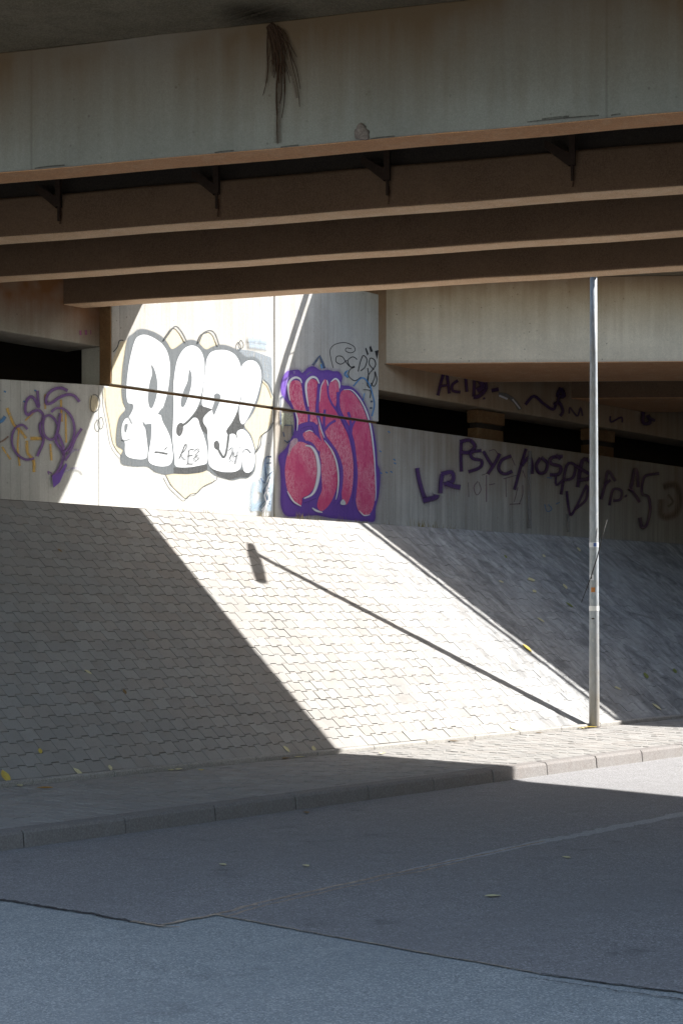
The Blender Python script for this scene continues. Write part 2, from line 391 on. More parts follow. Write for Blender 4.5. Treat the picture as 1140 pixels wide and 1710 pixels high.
def strip(name, pts, w0, w1, z, mat, amp=.01):
    bm = bmesh.new(); c = rough_edge([Vector(p) for p in []] or pts, amp, 8); prev = None
    for i, p in enumerate(c):
        q = c[min(i + 1, len(c) - 1)]; r = c[max(i - 1, 0)]
        d = Vector((q[0] - r[0], q[1] - r[1])).normalized(); nn = Vector((-d.y, d.x))
        w = (w0 + (w1 - w0) * i / len(c)) * random.uniform(.6, 1.25)
        a = bm.verts.new((p[0] + nn.x * w, p[1] + nn.y * w, z)); b = bm.verts.new((p[0] - nn.x * w, p[1] - nn.y * w, z))
        if prev: bm.faces.new((prev[0], a, b, prev[1]))
        prev = (a, b)
    return tag(from_bm(name, bm, mat), kind='structure')
sheet('road_patch', rough_edge(ground_px(RIGHT_E)[::-1], .010) + rough_edge(ground_px(SEAM[1:]), .008)[1:] , .0055, MAT['new'])
strip('road_seam', ground_px(SEAM[4:]), .03, .10, .0063, MAT['seam'])
strip('road_seam', ground_px(SEAM[:7]), .020, .014, .0069, MAT['crackfill'], .010)
strip('road_seam', [(x + .05, y - .07) for x, y in ground_px(SEAM[1:6])], .012, .010, .0072, MAT['crackfill'], .012)
strip('road_seam', ground_px(LEFT_E[1:]), .022, .014, .0066, MAT['tar'], .016)
strip('road_seam', ground_px(LEFT_E[4:] + [(300, 1550)]), .02, .008, .0075, MAT['crackfill'], .006)
strip('road_seam', ground_px(RIGHT_E[:6]), .008, .006, .0078, MAT['crackfill'], .008)
strip('road_seam', ground_px(RIGHT_E[5:]), .006, .010, .0081, MAT['tar'], .010)
strip('road_seam', ground_px([(880, 1634), (960, 1645), (1040, 1658), (1140, 1671), (1300, 1690)]), .004, .007, .0066, MAT['tar'], .010)

# kerb: one metre stones with open joints, as in the photograph
bm = bmesh.new()
t_joint = dot2(T, on_level((217, 1393), 0)[:2])
for k in range(-16, 40):
    t0 = t_joint + k + .006; t1 = t0 + .988
    dz = random.uniform(-.003, .003); dd = random.uniform(-.003, .003)
    prof = [(D_KERB + dd, -.02), (D_KERB + dd + .012, .105 + dz), (D_KERB + .03 + dd, .130 + dz), (D_KERB + .15, .137 + dz), (D_KERB + .15, -.02)]
    p0 = td(t0, 0); sweep(bm, prof, p0, T, t1 - t0, U)
tag(from_bm('kerb', bm, MAT['kerb'], bevel=.006), kind='structure')
bm = bmesh.new(); sweep(bm, [(D_KERB + .012, -.02), (D_KERB + .022, .10), (D_KERB + .04, .122), (D_KERB + .16, .126), (D_KERB + .16, -.02)], td(-16, 0), T, 56, U)
tag(from_bm('kerb_bed', bm, MAT['joint']), kind='structure')

def block_field(name, s0, s1, r0, r1, pitch, origin, es, er, en, mat, bed_mat, zig=.013, over=.3, gr=.0062, depth=.011, narrow_joint=None, skip=None):
    """interlocking paving blocks, each a solid of its own inside one laid surface"""
    vs, fs, tones = [], [], []
    g = .0045; L = .2; row = 0; r = r0
    while r < r1 - .02:
        rr = min(r + pitch, r1)
        off = (row % 2) * .1
        s = s0 - off
        while s < s1:
            if skip and skip(s, r): s += L; continue
            h = random.gauss(0, .0016); tl = random.gauss(0, .006); tr = random.gauss(0, .008)
            first, last = row == 0, rr >= r1 - 1e-6
            sg_ = 1 if row % 2 == 0 else -1; za = 0 if first else zig * sg_; zb_ = 0 if last else zig * sg_
            pts = [(s + g, r + gr + za), (s + .098, r + gr + za), (s + .102, r + gr - za), (s + L - g, r + gr - za),
                   (s + L - g, rr - gr - zb_), (s + .102, rr - gr - zb_), (s + .098, rr - gr + zb_), (s + g, rr - gr + zb_)]
            if narrow_joint and narrow_joint(s, r):                  # joints narrowed by cement wash, and mid slope to imitate sun glare
                cx_, cy_ = s + .1, r + pitch / 2; pts = [(a + (.0032 if a > cx_ + .05 else -.0032 if a < cx_ - .05 else 0), c + (.0040 if c > cy_ else -.0040)) for a, c in pts]
            pts = [(min(max(a, s0), s1), c) for a, c in pts]
            if pts[3][0] - pts[0][0] < .02: s += L; continue
            b = len(vs)
            for (a, c) in pts:
                k = h + tl * (a - s - .1) + tr * (c - r - pitch / 2)
                vs.append(origin + es * a + er * c + en * k)
            cx, cy = s + .1, r + pitch / 2
            for (a, c) in pts:
                vs.append(origin + es * (a + (a - cx) * .03) + er * (c + (c - cy) * .03) - en * .03)
            fs.append(tuple(range(b, b + 8))); tone = random.random(); tones.append(tone)
            for i in range(8):
                fs.append((b + i, b + 8 + i, b + 8 + (i + 1) % 8, b + (i + 1) % 8)); tones.append(tone)
            s += L
        r += pitch; row += 1
    me = bpy.data.meshes.new(name); me.from_pydata([tuple(v) for v in vs], [], fs); me.update()
    at = me.attributes.new('tone', 'FLOAT', 'FACE'); at.data.foreach_set('value', tones)
    bm = bmesh.new(); bm.from_mesh(me); bmesh.ops.recalc_face_normals(bm, faces=bm.faces); bm.to_mesh(me); bm.free()
    o = link(name, me, mat); tag(o, kind='structure')
    q = [origin + es * a + er * c - en * depth for a, c in ((s0 - over, r0 - .02), (s1 + over, r0 - .02), (s1 + over, r1 + .02), (s0 - over, r1 + .02))]
    bm = bmesh.new(); bm.faces.new([bm.verts.new(p) for p in q])
    tag(from_bm(name + '_bed', bm, bed_mat), kind='structure')
    return o
ST = math.hypot(1, SLOPE); SLEN = (D_CREST - D_TOE) * ST
o3 = Vector((U[0] * D_TOE, U[1] * D_TOE, Z_TOE))
es = Vector((T[0], T[1], 0)); er = Vector((U[0], U[1], SLOPE)) / ST; en = es.cross(er)
if en.z < 0: en = -en
block_field('paved_slope', 2.0, 34.0, 0.0, SLEN, SLEN / 28, o3, es, er, en, MAT['pavers'], MAT['slope_joint'], narrow_joint=lambda a, c: a - .55 * (D_TOE + c / ST) + random.uniform(-1.0, 4.2) > 10.9)
o2 = Vector((0, 0, Z_PAVE))
eu = Vector((U[0], U[1], 0))
block_field('pavement', D_KERB + .155, D_TOE - .10, 2.0, 34.0, .165, o2, eu, es, Vector((0, 0, 1)), MAT['walk'], MAT['joint'], over=0.0, gr=.0078)
# low edging between pavement and slope, in one metre lengths, and the coping at the top of the slope
bm = bmesh.new()
for k in range(-6, 34):
    t0 = 2.0 + k + .004; dz = random.uniform(-.004, .004)
    sweep(bm, [(D_TOE - .085, .05), (D_TOE - .085, Z_TOE - .012 + dz), (D_TOE - .07, Z_TOE + .002 + dz), (D_TOE - .006, Z_TOE + .002 + dz), (D_TOE - .006, .05)], td(t0, 0), T, .992, U)
tag(from_bm('pavement_edging', bm, MAT['edging'], bevel=.005), kind='structure')
bm = bmesh.new()
prism(bm, [td(-6, D_CREST + .004), td(80, D_CREST + .004), td(80, D_WALL + 1.4), td(-6, D_WALL + 1.4)], 1.5, Z_CREST - .012)
tag(from_bm('berm', bm, MAT['edging']), kind='structure')
for t0, t1 in ((-40, 2.0), (34.0, 80)):     # the slope and pavement beyond what the photograph shows
    bm = bmesh.new()
    sweep(bm, [(D_KERB + .15, -.2), (D_KERB + .15, Z_PAVE), (D_TOE - .09, Z_PAVE), (D_TOE, Z_TOE), (D_CREST, Z_CREST - .02), (D_CREST, -.2)], td(t0, 0), T, t1 - t0 - .01, U)
    tag(from_bm('bank', bm, MAT['edging']), kind='structure')
bm = bmesh.new(); prism(bm, band(-40, 80, 19.9, 60), -.2, 6.8); tag(from_bm('embankment', bm, MAT['earth']), kind='structure')
bm = bmesh.new(); prism(bm, band(-60, 80, -1.2, 2.2), -.2, .13); tag(from_bm('pavement', bm, MAT['kerb']), kind='structure')

bm = bmesh.new(); prism(bm, band(4.5, 80, -40, -3.2), -.2, 6.6); tag(from_bm('embankment', bm, MAT['earth']), kind='structure')  # added unseen bank, blocks skylight together with the wall
bm = bmesh.new(); prism(bm, band(4.5, 80, -3.2, -2.8), -.2, 6.6)  # added unseen wall, cuts the skylight reaching the right side
tag(from_bm('skylight_block_wall', bm, MAT['edging'], bevel=.02), 'unseen plain concrete wall added across the road to block skylight', 'wall')
# ------------------------------------------------------------------ the abutment
ab = empty('abutment_wall', (*td(13.5, D_WALL), Z_CREST), 'pale board marked concrete abutment wall covered in graffiti along the top of the paved slope', 'wall')
wing_end = (BEND[0] + LD[0] * 9, BEND[1] + LD[1] * 9)
def offs(p, n, k): return (p[0] + n[0] * k, p[1] + n[1] * k)
tb = dot2(T, BEND)
t_jo = dot2(T, on_plane((458, 700), U, D_WALL)[:2])
J = .012
def wallpiece(name, t0, t1, z0, z1, mat, d0=D_WALL, th=.45, bev=.012):
    bm = bmesh.new(); prism(bm, band(t0, t1, d0, d0 + th), z0, z1); return from_bm(name, bm, mat, ab, bevel=bev)
wallpiece('lower_wall', tb, t_jo - J, 2.6, Z_LEDGE, MAT['wall'])
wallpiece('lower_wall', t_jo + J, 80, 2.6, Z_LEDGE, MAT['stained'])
bm = bmesh.new()                                   # the top of the wall drops slightly to the left of the upper wall
tw = dot2(T, on_plane((0, 633), U, D_WALL)[:2]); zw = on_plane((0, 633), U, D_WALL).z
rows = []
for t_, z_ in ((tw - 9, zw - .55), (tb, Z_LEDGE)):
    rows.append([bm.verts.new((*td(t_, d_), zz_)) for d_, zz_ in ((D_WALL, 2.6), (D_WALL, z_), (D_WALL + .45, z_), (D_WALL + .45, 2.6))])
for k in range(4): bm.faces.new((rows[0][k], rows[0][(k + 1) % 4], rows[1][(k + 1) % 4], rows[1][k]))
bm.faces.new(rows[0][::-1]); bm.faces.new(rows[1])
tag(from_bm('lower_wall', bm, MAT['wall'], ab, bevel=.012), 'left stretch of the lower wall with purple loops, mostly in the shade')
wallpiece('sun_block_slab', -14, 80, 6.79, 6.84, MAT['dark'], D_WALL + .62, 3.0, 0)  # added unseen slab, stops sun falling into the opening
pL = on_plane((187, 640), U, D_WALL); pR = on_plane((632, 640), U, D_WALL)
tL, tR = dot2(T, pL[:2]), dot2(T, pR[:2])
wallpiece('upper_wall', tL, t_jo - J, Z_GAP, 6.78, MAT['wall'], th=.6)
wallpiece('upper_wall', t_jo + J, tR, Z_GAP, 6.78, MAT['wall'], th=.6)
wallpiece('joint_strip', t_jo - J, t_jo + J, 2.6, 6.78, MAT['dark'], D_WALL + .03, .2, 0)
wallpiece('bed_joint', tL, tR, Z_LEDGE, Z_GAP, MAT['cap'], D_WALL + .05, .4, 0)  # brown imitates warm bounced light in the shaded joint
# rust brown plate that closes the left end of the upper wall
bm = bmesh.new(); box(bm, (*td(tL - .012, D_WALL + .11), (Z_GAP + 6.78) / 2), mul(T, .011), mul(U, .105), (6.78 - Z_GAP) / 2)
from_bm('end_plate', bm, MAT['cap'], ab, bevel=.004)
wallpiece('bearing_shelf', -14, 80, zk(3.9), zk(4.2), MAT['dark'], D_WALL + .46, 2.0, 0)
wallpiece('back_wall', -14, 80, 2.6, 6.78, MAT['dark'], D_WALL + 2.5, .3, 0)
for px0, px1 in ((797, 840), (985, 1024)):
    a = on_plane((px0, 700), U, 16.05 * K); b_ = on_plane((px1, 700), U, 16.05 * K); t0, t1 = dot2(T, a[:2]), dot2(T, b_[:2])
    bm = bmesh.new(); prism(bm, band(t0, t1, 16.05 * K, 16.05 * K + .22), zk(4.2), zk(4.80))
    pd = from_bm('pedestal', bm, MAT['cap'], ab, bevel=.01)
    bm = bmesh.new(); prism(bm, band(t0 + .03, t1 - .03, 16.05 * K + .04, 16.05 * K + .19), zk(4.80), zk(4.89)); from_bm('bearing', bm, MAT['dark'], pd)
    bm = bmesh.new(); prism(bm, band(t0 - .015, t1 + .015, 16.05 * K - .02, 16.05 * K + .22), zk(4.89), zk(5.10)); from_bm('cap_stone', bm, MAT['cap'], pd, bevel=.01)

# ------------------------------------------------------------------ the near bridge
nb = empty('road_bridge', (0, 18, Z_GIRDER), 'near concrete road bridge whose deep girders run across the top of the view', 'bridge')
def girder_start(dist, D):
    det = U[0] * BN[1] - U[1] * BN[0]
    return ((D * BN[1] - U[1] * dist) / det, (U[0] * dist - BN[0] * D) / det)
GD = tuple(x * K for x in (13.045, 15.289, 17.090, 18.838))
X_END = 8.2
girders = []
for i, gd in enumerate(GD):
    p = girder_start(gd, D_BEAM + .3)
    ln = (X_END - p[0]) / B[0]
    w = .36 if i == 0 else .33
    zb, zt = Z_GIRDER, Z_SOFFIT - .002
    if i == 0: prof = [(0, zb), (w, zb), (w, zb + .3), (w - .09, zb + .4), (w - .09, zt), (0, zt)]
    else: prof = [(0, zb), (w, zb), (w, zb + .40), (w - .03, zb + .42), (.03, zb + .42), (0, zb + .40)]
    bm = bmesh.new(); sweep(bm, prof, p, B, ln, BN, 40)
    for v in bm.verts:
        v.co.z += .0035 * math.sin(v.co.x * 3.1 + i) + random.uniform(-.0025, .0025)
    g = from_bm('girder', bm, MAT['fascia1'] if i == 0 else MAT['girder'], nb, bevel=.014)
    tag(g, ('outer girder with a blue grey face and tan underside', 'second girder with dark steel brackets', 'third girder, plain dark brown', 'innermost girder, ending on the abutment')[i])
    girders.append(g)
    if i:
        bm = bmesh.new(); sweep(bm, [(.13, zb + .40), (w - .13, zb + .40), (w - .13, zt), (.13, zt)], p, B, ln, BN); from_bm('web', bm, MAT['dark'], g)  # web coloured near black to paint the shade of the recess
    # girder underside strip, coloured lighter for light bounced up to it
    bm = bmesh.new(); pp = offs(p, BN, .012)
    sweep(bm, [(0, zb - .006), (w - .024, zb - .006), (w - .024, zb + .01), (0, zb + .01)], pp, B, ln, BN, 30)
    for v in bm.verts: v.co.z += .0035 * math.sin(v.co.x * 3.1 + i) + random.uniform(-.001, .001)
    from_bm('underside', bm, MAT['under1' if i == 0 else 'under'], g)
NEAR_EDGE = [(-9, 28.5), (-2.6, 23.55), (-1.54, 23.0), (-.5, 22.72), (.54, 22.58), (2.05, 22.11), (5.16, 21.09), (7.83, 20.24), (8.42, 19.85), (8.86, 19.38), (9.73, 18.64), (10.61, 17.75), (11.26, 17.02), (16, 12.2)]
deck = NEAR_EDGE[::-1] + [(-16, 28.5), (-16, (8.6 + .304 * 16) / .9526), (5, (8.6 - .304 * 5) / .9526), (16, 2.5)]
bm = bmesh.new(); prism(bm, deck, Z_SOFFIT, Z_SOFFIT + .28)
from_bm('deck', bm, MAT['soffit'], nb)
bm = bmesh.new(); prism(bm, band(-14, dot2(T, (-2.95 * K, 21.3 * K)), D_BEAM, D_BEAM + .7), zk(5.08), Z_SOFFIT - .003)
tag(from_bm('end_beam', bm, MAT['near_end'], nb, bevel=.015), 'rust stained end beam above the dark opening')
# cross head and column that carry the girders beyond the right of the view
bm = bmesh.new(); box(bm, (8.1, 15.3, Z_GIRDER - .46), (.38, .12), (-.95, 2.75), .43); ch = from_bm('cross_head', bm, MAT['girder'], nb, bevel=.02)
bm = bmesh.new(); tube(bm, [(8.85, 13.1, -.1), (8.85, 13.1, Z_GIRDER - .88)], .4, 24); from_bm('column', bm, MAT['girder'], nb, smooth=False)
# steel drain brackets on the second girder
for q in ((101, 330), (364, 318), (648, 296), (956, 262)):
    gp = on_plane(q, BN, GD[1]); c = Vector((gp.x, gp.y, 0)); fw = Vector((-BN[0], -BN[1], 0)); al = Vector((B[0], B[1], 0))
    c = c + fw * .035
    bm = bmesh.new()
    box(bm, (*(c)[:2], zk(6.17)), al * .028, fw * .03, .40)
    # gusset towards the left and up
    for k0, k1 in ((0, 1),):
        a0 = c - al * .03; pts = [(a0, zk(5.78)), (a0, zk(5.90)), (a0 - al * .24, zk(6.04)), (a0 - al * .24, zk(5.97))]
        f = [bm.verts.new((p.x + fw.x * .02, p.y + fw.y * .02, z)) for p, z in pts]; b2 = [bm.verts.new((p.x - fw.x * .02, p.y - fw.y * .02, z)) for p, z in pts]
        bm.faces.new(f); bm.faces.new(b2[::-1])
        for k in range(4): bm.faces.new((f[k], f[(k + 1) % 4], b2[(k + 1) % 4], b2[k]))
    br = from_bm('bracket', bm, MAT['rust'], girders[1])
    bm = bmesh.new(); tube(bm, [(c.x, c.y, zk(5.79)), (c.x, c.y, zk(5.65))], .016, 8); from_bm('drain_pipe', bm, MAT['rust'], br)

# ------------------------------------------------------------------ the far bridge
fb = empty('road_bridge', (3, 26, Z_GIRDER), 'far concrete road bridge seen through the gap, showing a broad pale beam', 'bridge')
FA = math.radians(-2.86); FD = (math.cos(FA), math.sin(FA)); FN = (-FD[1], FD[0])
for i, d in enumerate((25.88 * K, 30.25 * K, 34.7 * K, 39.1 * K)):
    det = U[0] * FN[1] - U[1] * FN[0]
    p = ((D_BEAM * FN[1] - U[1] * d) / det, (U[0] * d - FN[0] * D_BEAM) / det)
    bm = bmesh.new()
    x0, y0 = p
    p2 = ((D_BEAM * FN[1] - U[1] * (d + 2.26)) / det, (U[0] * (d + 2.26) - FN[0] * D_BEAM) / det)
    end = (x0 + FD[0] * 40, y0 + FD[1] * 40); end2 = offs(end, FN, 2.26)
    k = .12
    prism(bm, [(p[0] + U[0] * k, p[1] + U[1] * k), end, end2, (p2[0] + U[0] * k, p2[1] + U[1] * k)], Z_GIRDER, 7.138)
    g = from_bm('girder', bm, MAT['fascia2'] if i == 0 else MAT['girder'], fb, bevel=.012)
    bm = bmesh.new()
    q = [offs((p[0] + .05, p[1]), FN, .02), offs(end, FN, .02), offs(end, FN, 2.22), offs((p2[0] + .05, p2[1]), FN, -.02)]
    prism(bm, q, Z_GIRDER - .008, Z_GIRDER + .006); from_bm('underside', bm, MAT['under1'], g)
bm = bmesh.new(); prism(bm, band(tR + .002, 80, D_BEAM, D_BEAM + .7), zk(5.12), 7.13)
eb = tag(from_bm('end_beam', bm, MAT['beam_end'], fb, bevel=.015), 'brown stained end beam with dark purple capitals')
FAR_EDGE = [(-3.0, 26.0), (.2, 25.53), (.68, 25.46), (1.1, 25.40), (1.5, 25.36), (2.2, 25.39), (3.4, 25.49), (5.2, 25.60), (6.44, 25.50), (8.31, 25.34), (9.15, 25.27), (11.38, 25.11), (12.1, 25.05), (12.95, 24.38), (13.75, 23.6), (13.9, 14.6), (30, 2.0)]  # final points added to close the gap out of view against skylight
def shifted(poly, k):
    out = []
    for i, p in enumerate(poly):
        a = poly[max(i - 1, 0)]; b = poly[min(i + 1, len(poly) - 1)]
        d = Vector((b[0] - a[0], b[1] - a[1])).normalized(); out.append((p[0] - d.y * k, p[1] + d.x * k))
    return out
bm = bmesh.new(); prism(bm, shifted(FAR_EDGE, .215) + [(60, 2), (60, 75), (-3, 75)], 7.14, 7.30)
from_bm('deck', bm, MAT['soffit'], fb)
bm = bmesh.new(); tube(bm, [(x, y, 7.15) for x, y in shifted(FAR_EDGE, .05)[1:-3]], .05, 12)
cd = from_bm('conduit', bm, MAT['rust'], fb, smooth=True)
for k in range(3, 9):
    e0 = shifted(FAR_EDGE, .05)[k]; e1 = shifted(FAR_EDGE, .2)[k]
    bm = bmesh.new(); tube(bm, [(*e0, 7.16), (*e1, 7.15)], .008, 6); from_bm('hanger', bm, MAT['rust'], cd)

# ------------------------------------------------------------------ graffiti
OFF = [.0020]
def next_off(step=.00035):
    OFF[0] += step; return OFF[0]
def tr(crop, pts):
    x0, y0, s = crop; return [(x0 + x / s, y0 + y / s) for x, y in pts]
CA, CB, CC, CD, CE = (170, 530, 3.931), (430, 560, 4.957), (0, 620, 5.7), (680, 600, 2.478), (380, 680, 6.333)
CF = (380, 480, 6.333)
class Layer:
    """one coat of paint: polygons and spray lines lying on a wall"""
    def __init__(s): s.v = []; s.f = []; s.m = []; s.a = []; s.mats = []
    def mi(s, mat):
        if mat not in s.mats: s.mats.append(mat)
        return s.mats.index(mat)
    def poly(s, pts, mat, plane='main', smooth=4):
        if smooth: pts = smooth_line(pts, True, smooth)
        off = next_off(); b = len(s.v)
        s.v += [on_wall(q, plane, off) for q in pts]; s.a += [0.0] * len(pts)
        for tri in geometry.tessellate_polygon([[Vector((x, y, 0)) for x, y in pts]]):
            s.f.append(tuple(b + k for k in tri)); s.m.append(s.mi(mat))
        return s
    def line(s, pts, w, mat, plane='main', n=6, taper=False, closed=False, mist=None):
        if mist: s.line(pts, w * 2.3, mist, plane, n)
        if closed: pts = list(pts) + [pts[0]]
        pts = smooth_line(pts, False, n) if n > 1 else list(pts); off = next_off(); b = len(s.v); m = len(pts)
        for i, p in enumerate(pts):
            a = pts[max(i - 1, 0)]; c = pts[min(i + 1, m - 1)]
            dx, dy = c[0] - a[0], c[1] - a[1]; L = math.hypot(dx, dy) or 1
            k = w / 2 * (1 if not taper else .35 + .65 * math.sin(math.pi * min(1, (i + .6) / m)))
            nx, ny = -dy / L * k, dx / L * k
            o = off + i * 1.0e-5
            for t in (-1, 0, 1):
                s.v.append(on_wall((p[0] + nx * t, p[1] + ny * t), plane, o)); s.a.append(abs(t))
            if i:
                q = b + 3 * (i - 1)
                for t in (0, 1):
                    s.f.append((q + t, q + t + 1, q + t + 4, q + t + 3)); s.m.append(s.mi(mat))
        OFF[0] += m * 1.0e-5
        return s
    def build(s, name, parent, label=None, split=True):
        me = bpy.data.meshes.new(name); me.from_pydata([tuple(v) for v in s.v], [], s.f); me.update()
        at = me.attributes.new('across', 'FLOAT', 'POINT'); at.data.foreach_set('value', s.a)
        for p, i in zip(me.polygons, s.m): p.material_index = i
        if split:                                     # the paint stops at the open joint between lower and upper wall
            bm = bmesh.new(); bm.from_mesh(me)
            for z in (Z_LEDGE - .002, Z_GAP + .002):
                bmesh.ops.bisect_plane(bm, geom=bm.verts[:] + bm.edges[:] + bm.faces[:], plane_co=(0, 0, z), plane_no=(0, 0, 1))
            bmesh.ops.delete(bm, geom=[f for f in bm.faces if Z_LEDGE - .002 < f.calc_center_median().z < Z_GAP + .002], context='FACES')
            bm.to_mesh(me); bm.free()
        o = link(name, me, s.mats, parent)
        if label: tag(o, label)
        return o

# the white bubble letters with the grey outline
OFF[0] = .002
g = Layer()
c_ = P['cream']
g.poly(tr(CA, [(165, 150), (125, 160), (105, 200), (70, 285), (66, 430), (70, 445), (150, 455), (150, 300)]), c_, smooth=0)
g.poly(tr(CA, [(15, 462), (20, 560), (40, 680), (70, 830), (125, 905), (145, 880), (140, 650), (150, 470)]), c_, smooth=2)
g.poly(tr(CA, [(405, 165), (440, 110), (475, 78), (510, 105), (545, 160), (510, 195), (475, 215), (460, 230), (435, 200)]), c_, smooth=0)
g.poly(tr(CA, [(638, 165), (660, 120), (700, 100), (730, 130), (758, 180), (740, 195), (700, 215), (660, 200)]), c_, smooth=0)
g.poly(tr(CA, [(1055, 415), (1095, 450), (1118, 520), (1120, 600), (1118, 690), (1080, 740), (1040, 790), (1010, 870), (985, 800), (935, 720), (990, 640), (1030, 540)]), c_, smooth=0)
g.poly(tr(CA, [(415, 1030), (560, 1020), (685, 1005), (745, 1058), (710, 1090), (660, 1110), (620, 1150), (575, 1165), (545, 1190), (500, 1150), (450, 1100)]), c_, smooth=0)
g.poly(tr(CC, [(862, 235), (852, 300), (858, 372), (895, 385), (930, 340), (935, 275), (905, 235)]), c_, 'main')
bg = g.build('graffiti_lettering', ab, 'large white bubble lettering with grey outline on cream patches')
g = Layer()
ln = P['line']
g.poly(tr(CA, [(890, 205), (1000, 222), (1112, 262), (1118, 330), (1118, 520), (1085, 440), (1055, 400), (1040, 320), (980, 270), (910, 290)]), P['haze'], smooth=0)
GREY_EDGE = [(205, 108), (235, 82), (275, 78), (330, 92), (385, 120), (425, 160), (452, 205), (475, 205), (505, 185), (540, 160), (580, 148), (625, 158), (655, 190), (685, 212), (730, 190), (790, 180), (850, 195), (900, 225), (945, 262), (1000, 262), (1040, 300), (1055, 370), (1045, 460), (1015, 570), (975, 650), (932, 708), (975, 770), (1000, 850), (1008, 930), (1000, 1010), (960, 1052), (910, 1055), (860, 1068), (790, 1052), (740, 1035), (690, 1000), (660, 1015), (560, 1027), (470, 1025), (420, 1032), (350, 1012), (300, 978), (240, 978), (190, 975), (130, 960), (125, 905), (140, 870), (98, 840), (95, 760), (110, 670), (130, 635), (160, 600), (140, 560), (130, 480), (135, 350), (150, 240), (170, 140)]
g.line(tr(CA, GREY_EDGE), 5, P['mist_grey'], n=3, closed=True)
g.poly(tr(CA, GREY_EDGE), P['grey'], smooth=3)
g.poly(tr(CA, [(470, 985), (560, 988), (690, 965), (690, 1003), (640, 1020), (560, 1028), (470, 1025)]), P['darkgrey'], smooth=0)
g.poly(tr(CA, [(705, 985), (800, 1022), (910, 1000), (990, 1010), (960, 1050), (905, 1050), (840, 1066), (760, 1040)]), P['darkgrey'], smooth=0)
g.poly(tr(CA, [(640, 575), (715, 600), (880, 600), (935, 715), (890, 790), (815, 800), (690, 770), (645, 735), (600, 650)]), P['darkgrey'], smooth=0)
g.build('paint_outline', bg)
g = Layer(); w = P['white']
g.poly(tr(CA, [(215, 155), (248, 120), (292, 116), (350, 142), (400, 182), (432, 240), (445, 320), (440, 420), (425, 510), (405, 575), (388, 640), (400, 690), (422, 730), (447, 790), (460, 860), (463, 930), (440, 970), (380, 978), (320, 960), (302, 925), (311, 860), (322, 790), (322, 712), (300, 702), (285, 715), (292, 790), (299, 860), (292, 920), (250, 932), (180, 920), (152, 890), (150, 825), (132, 790), (130, 720), (148, 672), (178, 650), (204, 600), (200, 568), (170, 560), (160, 500), (165, 400), (182, 280)]), w)
g.poly(tr(CA, [(482, 330), (502, 260), (540, 205), (585, 185), (630, 200), (660, 245), (672, 310), (668, 400), (656, 480), (637, 560), (602, 632), (560, 690), (600, 660), (628, 668), (641, 710), (665, 770), (685, 840), (691, 900), (686, 955), (640, 972), (560, 984), (485, 978), (476, 930), (468, 860), (462, 790), (464, 720), (468, 640), (470, 560), (468, 450)]), w)
g.poly(tr(CA, [(688, 270), (714, 230), (760, 215), (820, 218), (870, 245), (903, 300), (919, 390), (917, 480), (900, 560), (880, 630), (850, 690), (815, 742), (826, 772), (850, 764), (872, 770), (888, 805), (902, 860), (914, 920), (911, 980), (880, 1010), (820, 1016), (750, 1005), (706, 975), (695, 920), (697, 850), (692, 780), (688, 730), (664, 690), (668, 655), (698, 622), (722, 605), (690, 592), (656, 575), (660, 500), (672, 400), (680, 320)]), w)
g.poly(tr(CA, [(930, 300), (965, 282), (1005, 290), (1035, 330), (1045, 390), (1035, 450), (1010, 540), (980, 610), (950, 670), (922, 702), (905, 680), (898, 620), (905, 570), (919, 490), (923, 400), (915, 330)]), w)
g.poly(tr(CA, [(890, 745), (920, 735), (955, 760), (985, 820), (1000, 890), (1000, 960), (980, 1008), (950, 1020), (926, 1000), (916, 920), (906, 860), (890, 800), (883, 765)]), w)
g.build('paint_fill', bg)
g = Layer(); dg = P['darkgrey']
g.poly(tr(CA, [(322, 312), (345, 345), (362, 420), (360, 500), (345, 560), (325, 597), (308, 580), (302, 520), (312, 430), (328, 370)]), P['grey'])
g.poly(tr(CA, [(572, 345), (588, 380), (585, 450), (565, 520), (540, 582), (520, 585), (517, 550), (535, 480), (560, 420)]), P['grey'])
g.poly(tr(CA, [(148, 705), (167, 698), (168, 720), (155, 757), (147, 745)]), P['grey'])
g.poly(tr(CA, [(265, 678), (285, 702), (322, 698), (322, 760), (306, 850), (295, 805), (286, 735), (272, 710)]), P['grey'], smooth=2)
g.poly(tr(CA, [(395, 590), (365, 632), (402, 650)]), P['grey'], smooth=0)
g.poly(tr(CA, [(490, 715), (510, 692), (530, 700), (530, 745), (510, 780), (488, 760)]), dg)
g.line(tr(CA, [(525, 710), (555, 690), (590, 655), (625, 610)]), 5, ln)
g.poly(tr(CA, [(735, 510), (755, 498), (775, 515), (768, 560), (748, 610), (732, 640), (722, 600), (738, 550)]), P['grey'])
g.poly(tr(CA, [(735, 820), (755, 808), (770, 835), (765, 865), (745, 865), (734, 845)]), dg)
g.line(tr(CA, [(755, 850), (775, 890), (797, 918), (815, 880), (830, 770)]), 4.5, ln)
g.line(tr(CA, [(345, 884), (378, 886), (430, 896)]), 3.6, ln)
g.line(tr(CA, [(410, 868), (424, 852)]), 2.5, ln)
g.line(tr(CA, [(172, 650), (185, 672), (196, 698)]), 2.2, P['greyline']); g.line(tr(CA, [(130, 800), (150, 808), (183, 798)]), 2.4, P['greyline'])
g.line(tr(CA, [(918, 888), (945, 864), (975, 892)]), 1.8, ln)
